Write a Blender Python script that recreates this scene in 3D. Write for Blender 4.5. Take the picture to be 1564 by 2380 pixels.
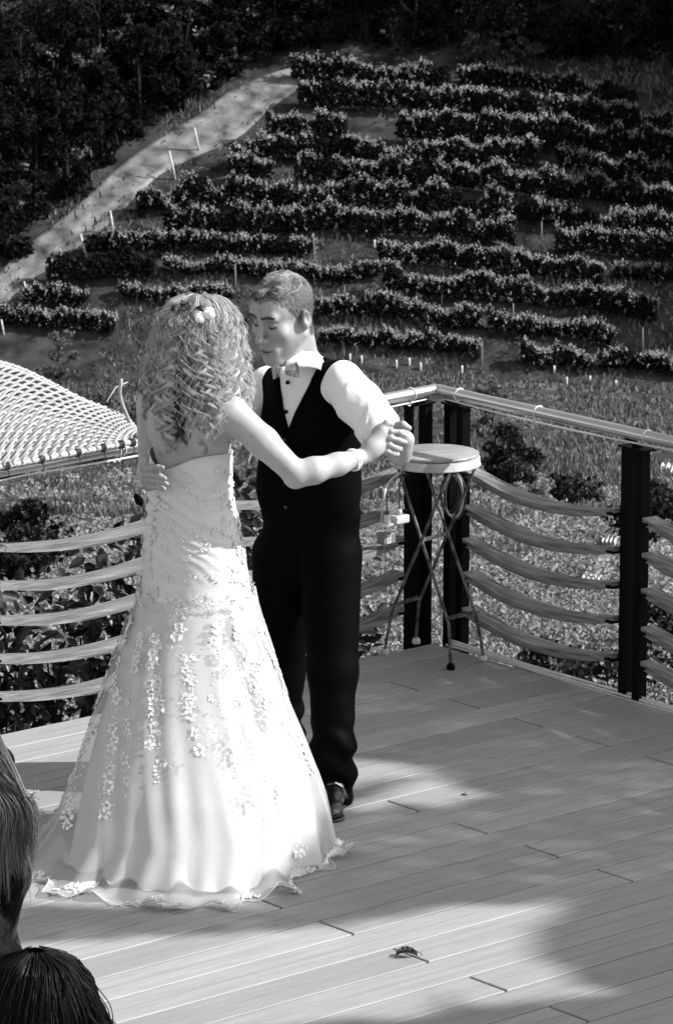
import bpy, math
import numpy as np
from mathutils import Vector, Matrix

for _o in list(bpy.data.objects):
    bpy.data.objects.remove(_o)
sc = bpy.context.scene
COL = sc.collection
rng = np.random.default_rng(11)

# ------------------------------------------------------------------ camera
F = 8973.0                      # focal length in units of a 1564 x 2380 picture
T = math.radians(12.1)          # downward pitch
H = 3.6                         # eye height above the deck
CAM = np.array([0.0, 0.0, H])
cd = bpy.data.cameras.new('camera')
cam = bpy.data.objects.new('camera', cd)
COL.objects.link(cam)
cam.location = CAM
cam.rotation_euler = (math.pi/2 - T, 0, 0)
cd.sensor_fit = 'VERTICAL'
cd.sensor_height = 36.0
cd.lens = 36.0*F/2380.0
cd.clip_start = 0.1
cd.clip_end = 3000
cd.dof.use_dof = True
cd.dof.focus_distance = 12.3
cd.dof.aperture_fstop = 27.0
sc.camera = cam

# ------------------------------------------------------------------ light
SUN_EL = math.radians(38)
SH = np.array([0.98, -0.07]); SH /= np.linalg.norm(SH)      # horizontal direction towards the sun
SD = np.array([SH[0]*math.cos(SUN_EL), SH[1]*math.cos(SUN_EL), math.sin(SUN_EL)])
world = bpy.data.worlds.new('World')
sc.world = world
world.use_nodes = True
nt = world.node_tree
nt.nodes.clear()
sky = nt.nodes.new('ShaderNodeTexSky')
sky.sky_type = 'NISHITA'
sky.sun_disc = False
sky.sun_elevation = SUN_EL
sky.sun_rotation = math.atan2(SH[0], SH[1])
bw = nt.nodes.new('ShaderNodeRGBToBW')                      # the photograph is black and white
bg = nt.nodes.new('ShaderNodeBackground')
bg.inputs[1].default_value = 0.14
wo = nt.nodes.new('ShaderNodeOutputWorld')
nt.links.new(sky.outputs[0], bw.inputs[0])
nt.links.new(bw.outputs[0], bg.inputs[0])
nt.links.new(bg.outputs[0], wo.inputs[0])
sl = bpy.data.lights.new('sun', 'SUN')
sl.energy = 4.0
sl.angle = math.radians(0.53)
sl.color = (1, 1, 1)
sun = bpy.data.objects.new('sun', sl)
COL.objects.link(sun)
sun.rotation_euler = Vector(SD).to_track_quat('Z', 'Y').to_euler()
vs = sc.view_settings
vs.view_transform = 'Standard'
vs.look = 'None'
vs.exposure = 1.0
vs.gamma = 1.0
vs.use_curve_mapping = False
sc.cycles.max_bounces = 8
sc.cycles.transparent_max_bounces = 24
sc.cycles.use_denoising = True

# ------------------------------------------------------------------ helpers
def ray(x, y):
    a = (x-782.0)/F; b = -(y-1190.0)/F
    return np.array([a, math.cos(T)+b*math.sin(T), -math.sin(T)+b*math.cos(T)])
def P(x, y, Y):                 # point seen at picture position x,y at distance Y
    d = ray(x, y)
    return CAM + d*(Y/d[1])
def G(x, y, z=0.0):             # point seen at x,y at height z
    d = ray(x, y)
    return CAM + d*((z-H)/d[2])
def topic(C):                   # picture position of points
    v = np.asarray(C, float)-CAM; yy = v[:, 1]*math.sin(T)+v[:, 2]*math.cos(T); zz = v[:, 1]*math.cos(T)-v[:, 2]*math.sin(T)
    return 782+F*v[:, 0]/zz, 1190-F*yy/zz
def nrm(v):
    v = np.asarray(v, float)
    return v/max(np.linalg.norm(v), 1e-12)
def nrmr(a):
    return a/np.maximum(np.linalg.norm(a, axis=-1, keepdims=True), 1e-12)

def mat(name, base, rough=0.6, spec=0.4, island=0.0, noise=0.0, nscale=8.0, nstretch=(1, 1, 1), detail=6,
        bump=0.0, bscale=60.0, bstretch=(1, 1, 1), metal=0.0, alpha=1.0, sheen=0.0, trans=0.0, coat=0.0, tgain=1.0, thresh=None):
    m = bpy.data.materials.new(name)
    m.use_nodes = True
    n = m.node_tree.nodes; l = m.node_tree.links
    b = n['Principled BSDF']
    b.inputs['Roughness'].default_value = rough
    b.inputs['Specular IOR Level'].default_value = spec
    b.inputs['Metallic'].default_value = metal
    b.inputs['Alpha'].default_value = alpha
    b.inputs['Sheen Weight'].default_value = sheen
    b.inputs['Coat Weight'].default_value = coat
    val = n.new('ShaderNodeValue'); val.outputs[0].default_value = base
    cur = val.outputs[0]
    tc = n.new('ShaderNodeTexCoord')
    def tex(scale, stretch, det):
        mp = n.new('ShaderNodeMapping'); mp.inputs['Scale'].default_value = stretch
        l.new(tc.outputs['Object'], mp.inputs[0])
        nz = n.new('ShaderNodeTexNoise'); nz.inputs['Scale'].default_value = scale
        nz.inputs['Detail'].default_value = det
        l.new(mp.outputs[0], nz.inputs['Vector'])
        return nz.outputs[0]
    def mul(a, lo, hi, src):
        mr = n.new('ShaderNodeMapRange')
        mr.inputs['To Min'].default_value = lo; mr.inputs['To Max'].default_value = hi
        l.new(src, mr.inputs['Value'])
        mm = n.new('ShaderNodeMath'); mm.operation = 'MULTIPLY'
        l.new(a, mm.inputs[0]); l.new(mr.outputs[0], mm.inputs[1])
        return mm.outputs[0], mr
    if noise:
        cur, mr = mul(cur, 1-noise, 1+noise, tex(nscale, nstretch, detail))
        lo, hi = thresh or (0.3, 0.7)
        mr.inputs['From Min'].default_value = lo; mr.inputs['From Max'].default_value = hi
    if island:
        ge = n.new('ShaderNodeNewGeometry')
        cur, mr = mul(cur, 1-island, 1+island, ge.outputs['Random Per Island'])
    cb = n.new('ShaderNodeCombineColor')
    for i in range(3):
        l.new(cur, cb.inputs[i])
    l.new(cb.outputs[0], b.inputs['Base Color'])
    if bump:
        bp = n.new('ShaderNodeBump'); bp.inputs['Strength'].default_value = bump; bp.inputs['Distance'].default_value = 0.01
        l.new(tex(bscale, bstretch, 5), bp.inputs['Height'])
        l.new(bp.outputs[0], b.inputs['Normal'])
    if trans:
        tr = n.new('ShaderNodeBsdfTranslucent'); sc3 = n.new('ShaderNodeVectorMath'); sc3.operation = 'SCALE'; sc3.inputs['Scale'].default_value = tgain; l.new(cb.outputs[0], sc3.inputs[0]); l.new(sc3.outputs[0], tr.inputs[0])
        mx = n.new('ShaderNodeMixShader'); mx.inputs[0].default_value = trans
        out = n['Material Output']
        l.new(b.outputs[0], mx.inputs[1]); l.new(tr.outputs[0], mx.inputs[2])
        l.new(mx.outputs[0], out.inputs[0])
    return m

def tag(o, label=None, cat=None, group=None, kind=None):
    if label: o['label'] = label
    if cat: o['category'] = cat
    if group: o['group'] = group
    if kind: o['kind'] = kind
    return o
def empty(name, loc, label=None, cat=None, group=None):
    o = bpy.data.objects.new(name, None)
    COL.objects.link(o)
    o.location = Vector(loc)
    o.empty_display_size = 0.1
    return tag(o, label, cat, group)
def mesh_obj(name, V, Fc, m, parent=None, smooth=True, origin=None, tone=None):
    """links one mesh object whose vertices V are in world space; a parent is an unrotated Empty or mesh"""
    V = np.asarray(V, float).reshape(-1, 3)
    org = np.zeros(3)
    if parent is not None:
        p = parent
        while p is not None:
            org = org + np.array(p.location); p = p.parent
    loc = np.zeros(3)
    if origin is not None:
        loc = np.asarray(origin, float) - org
    V = V - org - loc
    me = bpy.data.meshes.new(name)
    if isinstance(Fc, np.ndarray):
        k = Fc.shape[1]
        me.vertices.add(len(V)); me.vertices.foreach_set('co', V.ravel().astype(np.float32))
        me.loops.add(Fc.size); me.loops.foreach_set('vertex_index', Fc.ravel().astype(np.int32))
        me.polygons.add(len(Fc))
        me.polygons.foreach_set('loop_start', (np.arange(len(Fc))*k).astype(np.int32))
        me.update(calc_edges=True)
        me.validate()
    else:
        me.from_pydata([tuple(v) for v in V], [], [tuple(int(i) for i in f) for f in Fc])
        me.update()
    if smooth:
        me.polygons.foreach_set('use_smooth', np.ones(len(me.polygons), bool))
    if tone is not None:
        at = me.attributes.new('tone', 'FLOAT', 'POINT')
        at.data.foreach_set('value', np.asarray(tone, np.float32))
    me.materials.append(m)
    o = bpy.data.objects.new(name, me)
    COL.objects.link(o)
    if parent is not None:
        o.parent = parent
    o.location = Vector(loc)
    return o

class MB:
    """collects vertices and faces of one mesh"""
    def __init__(s): s.v = []; s.f = []; s.n = 0
    def add(s, V, Fc):
        V = np.asarray(V, float)
        s.v.append(V); s.f.extend([tuple(int(i)+s.n for i in f) for f in Fc]); s.n += len(V)
        return s
    def box(s, c, ax, ay, az):
        c = np.asarray(c, float); ax = np.asarray(ax, float); ay = np.asarray(ay, float); az = np.asarray(az, float)
        V = [c+i*ax+j*ay+k*az for k in (-1, 1) for j in (-1, 1) for i in (-1, 1)]
        return s.add(V, [(0, 2, 3, 1), (4, 5, 7, 6), (0, 1, 5, 4), (2, 6, 7, 3), (0, 4, 6, 2), (1, 3, 7, 5)])
    def tube(s, pts, r, n=8, cap=True):
        pts = np.asarray(pts, float); m = len(pts)
        r = np.broadcast_to(np.asarray(r, float), (m,))
        t = nrmr(np.gradient(pts, axis=0))
        u = np.cross(t[0], [0.13, 0.31, 0.95]); u = nrm(u)
        V = []
        for i in range(m):
            u = nrm(u - np.dot(u, t[i])*t[i]); w = np.cross(t[i], u)
            a = np.arange(n)*2*math.pi/n
            V.append(pts[i] + r[i]*(np.cos(a)[:, None]*u + np.sin(a)[:, None]*w))
        V = np.concatenate(V)
        Fc = [(i*n+j, i*n+(j+1) % n, (i+1)*n+(j+1) % n, (i+1)*n+j) for i in range(m-1) for j in range(n)]
        if cap:
            Fc += [tuple(range(n))[::-1], tuple((m-1)*n+j for j in range(n))]
        return s.add(V, Fc)
    def lathe(s, c, prof, n=32, ax=(0, 0, 1)):
        ax = nrm(ax); u = nrm(np.cross(ax, [0.2, 0.9, 0.1])); w = np.cross(ax, u)
        a = np.arange(n)*2*math.pi/n
        V = [np.asarray(c)+ax*z + r*(math.cos(q)*u+math.sin(q)*w) for r, z in prof for q in a]
        m = len(prof)
        Fc = [(i*n+j, i*n+(j+1) % n, (i+1)*n+(j+1) % n, (i+1)*n+j) for i in range(m-1) for j in range(n)]
        Fc += [tuple(range(n))[::-1], tuple((m-1)*n+j for j in range(n))]
        return s.add(V, Fc)
    def ball(s, c, r, R=None, n=10):
        r = np.broadcast_to(np.asarray(r, float), (3,))
        R = np.eye(3) if R is None else R
        th = np.linspace(0, math.pi, n//2+2)[1:-1]; ph = np.arange(n)*2*math.pi/n
        V = [[0, 0, 1]] + [[math.sin(t)*math.cos(p), math.sin(t)*math.sin(p), math.cos(t)] for t in th for p in ph] + [[0, 0, -1]]
        V = np.asarray(c) + (np.array(V)*r) @ R.T
        m = len(th)
        Fc = [(0, 1+j, 1+(j+1) % n) for j in range(n)]
        Fc += [(1+i*n+j, 1+(i+1)*n+j, 1+(i+1)*n+(j+1) % n, 1+i*n+(j+1) % n) for i in range(m-1) for j in range(n)]
        Fc += [(1+m*n, 1+(m-1)*n+(j+1) % n, 1+(m-1)*n+j) for j in range(n)]
        return s.add(V, Fc)
    def obj(s, name, m, parent=None, smooth=True, origin=None):
        return mesh_obj(name, np.concatenate(s.v), s.f, m, parent, smooth, origin)

def spline(pts, n):
    """smooth curve through points (Catmull-Rom)"""
    p = np.asarray(pts, float)
    p = np.vstack([2*p[0]-p[1], p, 2*p[-1]-p[-2]])
    m = len(p)-3
    t = np.linspace(0, m-1e-9, n); i = t.astype(int); f = (t-i)[:, None]
    a, b, c, d = p[i], p[i+1], p[i+2], p[i+3]
    return 0.5*((2*b)+(-a+c)*f+(2*a-5*b+4*c-d)*f*f+(-a+3*b-3*c+d)*f**3)

def leaves(C, size, bias=(0, 0, 1), spread=1.0, aspect=0.55, rg=rng, six=False, fold=0.25):
    """one small leaf face at every point of C"""
    C = np.asarray(C, float); n = len(C)
    nn = nrmr(np.asarray(bias, float) + spread*rg.normal(size=(n, 3)))
    t = nrmr(np.cross(nn, rg.normal(size=(n, 3)))); b = np.cross(nn, t)
    s = (np.asarray(size)*(0.6+0.8*rg.random(n)))[:, None] if np.ndim(size) == 0 else np.asarray(size)[:, None]
    if six:
        k = [(-1, 0, 0), (-0.35, -1, fold), (0.45, -0.75, fold), (1.1, 0, 0), (0.45, 0.75, fold), (-0.35, 1, fold)]
        V = np.stack([C + s*(x*t + aspect*y*b + z*nn) for x, y, z in k], 1).reshape(-1, 3)
        i = np.arange(n)[:, None]*6
        Fc = np.concatenate([i+np.array([[0, 1, 2, 3]]), i+np.array([[0, 3, 4, 5]])])
    else:
        V = np.stack([C-s*t, C-s*aspect*b+s*fold*nn, C+s*t, C+s*aspect*b+s*fold*nn], 1).reshape(-1, 3)
        Fc = np.arange(n)[:, None]*4+np.array([[0, 1, 2, 3]])
    return V, Fc

# value noise -----------------------------------------------------------
_tab = np.random.default_rng(5).random((64, 64, 64))
def vnoise(p):
    p = np.asarray(p, float); i = np.floor(p).astype(int); f = p-i; f = f*f*(3-2*f)
    out = 0
    for dx in (0, 1):
        for dy in (0, 1):
            for dz in (0, 1):
                w = (f[..., 0] if dx else 1-f[..., 0])*(f[..., 1] if dy else 1-f[..., 1])*(f[..., 2] if dz else 1-f[..., 2])
                out = out + w*_tab[(i[..., 0]+dx) % 64, (i[..., 1]+dy) % 64, (i[..., 2]+dz) % 64]
    return out*2-1
def fbm(p, o=3):
    s = 0; a = 1
    for k in range(o):
        s = s + a*vnoise(np.asarray(p)*2**k + 17.3*k); a *= 0.5
    return s

# signed-distance bodies -------------------------------------------------
def sdf_mesh(prims, h, pad=0.03):
    """prims: (kind, args..., k, sign). One continuous surface by smooth union, by naive surface nets."""
    bb = []
    for p in prims:
        if p['s'] > 0:
            lo, hi = p['bb']; bb.append((lo, hi))
    lo = np.min([b[0] for b in bb], 0)-pad; hi = np.max([b[1] for b in bb], 0)+pad
    N = np.ceil((hi-lo)/h).astype(int)+1
    D = np.full(N, 0.25, np.float32)
    axs = [lo[a]+h*np.arange(N[a]) for a in range(3)]
    for p in prims:
        m = max(2.0*p['k'], 0.02)+2*h
        i0 = np.clip(np.floor((p['bb'][0]-m-lo)/h).astype(int), 0, N-1); i1 = np.clip(np.ceil((p['bb'][1]+m-lo)/h).astype(int)+1, 1, N)
        if np.any(i1 <= i0): continue
        X = np.stack(np.meshgrid(*[axs[a][i0[a]:i1[a]] for a in range(3)], indexing='ij'), -1)
        d = p['fn'](X).astype(np.float32)
        sl_ = tuple(slice(i0[a], i1[a]) for a in range(3))
        c = D[sl_]; k = max(p['k'], 1e-5)
        if p['s'] > 0:
            q = np.maximum(k-np.abs(c-d), 0)/k
            D[sl_] = np.minimum(c, d)-q*q*k*0.25
        else:
            d = -d
            q = np.maximum(k-np.abs(c-d), 0)/k
            D[sl_] = np.maximum(c, d)+q*q*k*0.25
    return surface_nets(D, lo, h)
def surface_nets(D, lo, h):
    D = D.astype(np.float64); D[D == 0] = 1e-9
    ins = D < 0
    n = np.array(D.shape)
    acc = np.zeros((n[0]-1, n[1]-1, n[2]-1, 3)); cnt = np.zeros(n-1)
    corner = lambda dx, dy, dz: (slice(dx, n[0]-1+dx), slice(dy, n[1]-1+dy), slice(dz, n[2]-1+dz))
    for a in range(3):
        o = [b for b in range(3) if b != a]
        for i in (0, 1):
            for j in (0, 1):
                c0 = [0, 0, 0]; c0[o[0]] = i; c0[o[1]] = j
                c1 = list(c0); c1[a] = 1
                A = D[corner(*c0)]; B = D[corner(*c1)]
                x = (A < 0) != (B < 0)
                t = np.where(x, A/np.where(x, A-B, 1), 0)
                for q in range(3):
                    acc[..., q] += np.where(x, (t if q == a else c0[q]), 0)
                cnt += x
    act = cnt > 0
    idx = -np.ones(act.shape, int); idx[act] = np.arange(act.sum())
    cell = np.argwhere(act)
    V = lo + h*(cell + acc[act]/cnt[act][:, None])
    Q = []
    for a in range(3):
        o = [b for b in range(3) if b != a]
        s0 = [slice(None)]*3; s1 = [slice(None)]*3
        s0[a] = slice(0, -1); s1[a] = slice(1, None)
        e = np.argwhere(ins[tuple(s0)] != ins[tuple(s1)])
        e = e[(e[:, o[0]] > 0) & (e[:, o[1]] > 0) & (e[:, o[0]] < n[o[0]]-1) & (e[:, o[1]] < n[o[1]]-1)]
        if not len(e): continue
        def at(d0, d1):
            c = e.copy(); c[:, o[0]] -= d0; c[:, o[1]] -= d1
            return idx[c[:, 0], c[:, 1], c[:, 2]]
        q = np.stack([at(0, 0), at(1, 0), at(1, 1), at(0, 1)], 1)
        fl = ins[e[:, 0], e[:, 1], e[:, 2]]
        if a == 1: fl = ~fl
        q[~fl] = q[~fl][:, ::-1]
        Q.append(q)
    Q = np.concatenate(Q)
    Q = Q[(Q >= 0).all(1)]
    return V, Q
def cone(a, b, ra, rb, k=0.02, s=1):
    a = np.asarray(a, float); b = np.asarray(b, float); ba = b-a; L2 = max(ba@ba, 1e-9)
    def fn(X):
        t = np.clip(((X-a)@ba)/L2, 0, 1)
        return np.linalg.norm(X-a-t[..., None]*ba, axis=-1)-(ra+(rb-ra)*t)
    R = max(ra, rb)
    return dict(fn=fn, k=k, s=s, bb=(np.minimum(a, b)-R, np.maximum(a, b)+R))
def ell(c, r, R=None, k=0.02, s=1):
    c = np.asarray(c, float); r = np.asarray(r, float); R = np.eye(3) if R is None else R
    def fn(X):
        q = (X-c)@R
        k0 = np.linalg.norm(q/r, axis=-1); k1 = np.linalg.norm(q/(r*r), axis=-1)
        return k0*(k0-1)/np.maximum(k1, 1e-9)
    e = np.sqrt(((R*r)**2).sum(1))
    return dict(fn=fn, k=k, s=s, bb=(c-e, c+e))
def boxs(c, hs, R=None, rd=0.005, k=0.005, s=1):
    c = np.asarray(c, float); hs = np.asarray(hs, float); R = np.eye(3) if R is None else R
    def fn(X):
        q = np.abs((X-c)@R)-(hs-rd)
        return np.linalg.norm(np.maximum(q, 0), axis=-1)+np.minimum(q.max(-1), 0)-rd
    e = np.abs(R)@hs
    return dict(fn=fn, k=k, s=s, bb=(c-e, c+e))
def chain(pts, rs, k=0.01):
    return [cone(pts[i], pts[i+1], rs[i], rs[i+1], k) for i in range(len(pts)-1)]
def frame(xa, ya):
    """columns: xa (made orthogonal), ya, and their cross product"""
    y = nrm(ya); x = nrm(np.asarray(xa, float)-np.dot(xa, y)*y)
    return np.stack([x, y, np.cross(x, y)], 1)
def vnormals(V, Q):
    fn = np.cross(V[Q[:, 2]]-V[Q[:, 0]], V[Q[:, 3]]-V[Q[:, 1]])
    N = np.zeros_like(V)
    for j in range(4): np.add.at(N, Q[:, j], fn)
    return nrmr(N)

# ================================================================== terrain
def depang(y): return T+math.atan((y-1190.0)/F)
_tp = [(-30, -2.6), (15.5, -2.7)]
for yy, YY in ((1660, 24), (1500, 32), (1300, 52), (1160, 78), (1080, 105), (1010, 138), (950, 168), (900, 200)):
    _tp.append((YY, H-YY*math.tan(depang(yy))))
_z0 = _tp[-1][1]
_tp += [(240, _z0+26.0), (275, _z0+46), (330, _z0+80), (420, _z0+110), (900, _z0+130)]
_tp = np.array(_tp)
def terr(x, Y):
    x = np.asarray(x, float); Y = np.asarray(Y, float)
    z = np.interp(Y, _tp[:, 0], _tp[:, 1])
    w = np.clip((Y-22)/60, 0, 1)
    z = z + w*0.7*vnoise(np.stack([x*0.05, Y*0.05, 0*x], -1)) + np.clip((Y-18)/20, 0, 1)*0.12*vnoise(np.stack([x*0.4, Y*0.4, 0*x+3], -1))
    z = z + np.where(Y > 205, 0.0, 0)*0
    return z
def hit(x, y, y0=16.0, y1=420.0):
    """where the view through x,y meets the terrain"""
    d = ray(x, y)
    Ys = np.linspace(y0, y1, 6000)
    p = CAM + d*(Ys/d[1])[:, None]
    b = p[:, 2] < terr(p[:, 0], Ys)
    i = int(np.argmax(b)) if b.any() else len(Ys)-1
    q = p[i].copy(); q[2] = terr(q[0], q[1])
    return q

M_ground = mat('earth_and_grass', 0.035, 0.95, 0.1, noise=0.75, nscale=0.9, detail=9, bump=0.6, bscale=3.0)
gx = np.concatenate([np.linspace(-400, -60, 18), np.linspace(-56, 56, 113), np.linspace(60, 400, 18)])
gy = np.concatenate([np.linspace(-30, 16, 16), np.linspace(17, 130, 114), np.linspace(131, 250, 120), np.linspace(254, 420, 40), np.linspace(440, 900, 12)])
XX, YY = np.meshgrid(gx, gy, indexing='ij')
V = np.stack([XX, YY, terr(XX, YY)], -1).reshape(-1, 3)
nx, ny = XX.shape
ii = (np.arange(nx-1)[:, None]*ny+np.arange(ny-1)[None]).ravel()
Fq = np.stack([ii, ii+ny, ii+ny+1, ii+1], 1)
tag(mesh_obj('ground', V, Fq, M_ground), kind='structure')

# dirt track climbing beside the vineyard
M_track = mat('dry_earth', 0.14, 0.95, 0.1, noise=0.8, nscale=0.9, detail=10, bump=0.8, bscale=2.5)
tl = spline([(-60, 700), (-20, 655), (45, 580), (115, 528), (200, 455), (290, 372), (400, 300), (480, 250), (525, 212), (600, 178), (690, 155), (780, 140)], 90)
tr = spline([(-20, 760), (15, 715), (75, 655), (120, 630), (190, 575), (255, 530), (315, 465), (370, 415), (455, 372), (560, 325), (640, 250), (735, 190), (800, 172)], 90)
V = []
for i in range(90):
    for j in range(13):
        q = tl[i]+(tr[i]-tl[i])*j/12
        w = hit(*(q+np.array([0, 0])), y0=120)
        e = min(j, 12-j)
        rut = -0.06 if j in (3, 4, 8, 9) else 0.0
        V.append(w+np.array([0, 0, (0.10 if e > 0 else -0.25)+rut]))
V = np.array(V)
ii = (np.arange(89)[:, None]*13+np.arange(12)[None]).ravel()
tag(mesh_obj('dirt_track', V, np.stack([ii, ii+1, ii+14, ii+13], 1), M_track), kind='structure')

# ================================================================== vineyard
M_vine = mat('vine_leaves', 0.018, 0.65, 0.08, island=0.75, trans=0.3, tgain=2.0)
M_litshoot = mat('sun_painted_vine_shoots', 0.38, 0.65, 0.15, island=0.35, trans=0.4, tgain=1.5)  # pale against the body leaves: sun on the row tops put into colour
M_stem = mat('vine_wood', 0.05, 0.9, 0.2)
M_pale = mat('pale_stake', 0.55, 0.7, 0.3, noise=0.3, nscale=6)
M_grey = mat('grey_stake', 0.22, 0.8, 0.3, noise=0.3, nscale=6)
def r7(pts): return [(756.4+.5163*a, .5163*b) for a, b in pts]
def r6(pts): return [(.5163*a, .5163*b) for a, b in pts]
ROWS = [
 ('topmost dim vine row just under the dark wood', r7([(-150, 262), (0, 268), (330, 305), (560, 300)]), 1.25),
 ('short top vine row under the pale bushes, far right', r7([(600, 300), (850, 315), (1000, 332), (1150, 355), (1330, 395), (1400, 430)]), 1.0),
 ('second vine row from the top of the hill', r7([(-120, 362), (0, 375), (200, 378), (430, 382), (700, 402), (960, 428)]), 1.5),
 ('dark vine clump right of the second vine row', r7([(1000, 440), (1120, 452), (1250, 455), (1400, 480), (1620, 520)]), 1.4),
 ('dark vine clump beside the bend of the dirt track', r6([(1200, 505), (1290, 500), (1370, 515), (1564, 520)]), 1.7),
 ('third vine row broken by a grassy gap', r7([(320, 498), (450, 505), (600, 515), (900, 525), (1150, 552), (1360, 578), (1620, 610)]), 1.8),
 ('fourth vine row reaching the track below its bend', r6([(1040, 660), (1180, 612), (1350, 612), (1564, 612)])+r7([(150, 640), (300, 650), (500, 632), (800, 632), (960, 645)]), 1.5),
 ('vine stretch at the right of the fourth row', r7([(1040, 655), (1150, 660), (1230, 700), (1400, 712), (1620, 722)]), 1.4),
 ('young vines at the left end of the fifth row', r6([(1040, 715), (1130, 700), (1230, 705)]), 1.45),
 ('fifth vine row, dark and unbroken to the right edge', r6([(1330, 710), (1564, 712)])+r7([(150, 715), (400, 722), (700, 742), (1000, 775), (1350, 805), (1620, 832)]), 1.55),
 ('sixth vine row starting beside a white track post', r6([(620, 850), (760, 835), (850, 820), (1100, 820), (1300, 832), (1500, 825)])+r7([(150, 830), (300, 832), (550, 862), (850, 882), (1150, 915), (1290, 955)]), 1.5),
 ('thin vines at the right end of the sixth row', r7([(1290, 930), (1400, 955), (1620, 985)]), 1.1),
 ('seventh vine row with tall bright shoots', r6([(740, 935), (880, 928), (1000, 950), (1250, 945), (1500, 930)])+r7([(50, 935), (330, 955), (600, 972), (790, 985), (855, 1010)]), 1.45),
 ('dark vine stretch right of the grassy gap', r7([(1030, 1045), (1200, 1033), (1350, 1062), (1620, 1075)]), 1.35),
 ('low vine row crossing the hill at half height', r6([(390, 1068), (600, 1055), (900, 1060), (1100, 1062), (1250, 1082), (1410, 1070)]), 0.95),
 ('eighth vine row right of the tall thin post', r7([(240, 1078), (500, 1102), (700, 1135), (850, 1142), (1150, 1170), (1250, 1195)]), 1.25),
 ('vines fading out at the right end of the eighth row', r7([(1290, 1195), (1450, 1200), (1620, 1210)]), 0.8),
 ('dark thick vines at the foot of the pale track', r6([(215, 1165), (320, 1165), (430, 1160), (500, 1150), (700, 1152)]), 1.4),
 ('ninth vine row behind the heads of the couple', r6([(740, 1155), (850, 1180), (1000, 1162), (1200, 1192), (1564, 1210)])+r7([(150, 1190), (250, 1195)]), 0.8),
 ('ninth vine row right part, thick and dark', r7([(260, 1205), (500, 1240), (700, 1252), (850, 1262), (1150, 1290), (1350, 1325), (1480, 1360)]), 1.4),
 ('dim vines under the last white track post', r6([(110, 1285), (250, 1290), (400, 1320)]), 1.0),
 ('thin trailing vine row left of the bride', r6([(540, 1275), (600, 1295), (700, 1300), (900, 1292), (1050, 1302)]), 0.7),
 ('tenth vine row beside the groom head', r7([(-40, 1335), (200, 1338), (400, 1352), (560, 1392), (700, 1400)]), 1.2),
 ('ragged vines at the right of the tenth row', r7([(730, 1402), (900, 1422), (1100, 1435), (1300, 1485)]), 1.1),
 ('low vine row at the left edge above the wicker canopy', r6([(-60, 1385), (150, 1392), (350, 1412), (520, 1425)]), 1.0),
 ('lowest sparse vines right of the groom collar', r7([(-20, 1475), (200, 1485), (300, 1500)]), 0.95),
 ('lowest sparse vines above the white sleeve', r7([(290, 1510), (430, 1512), (650, 1522), (690, 1560)]), 0.9),
 ('lowest bushy vines above the steel handrail', r7([(880, 1555), (1000, 1560), (1110, 1562), (1200, 1590)]), 1.15),
 ('lowest dark vine stretch at the right edge', r7([(1230, 1585), (1380, 1585), (1500, 1600), (1620, 1620)]), 1.0),
]
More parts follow.
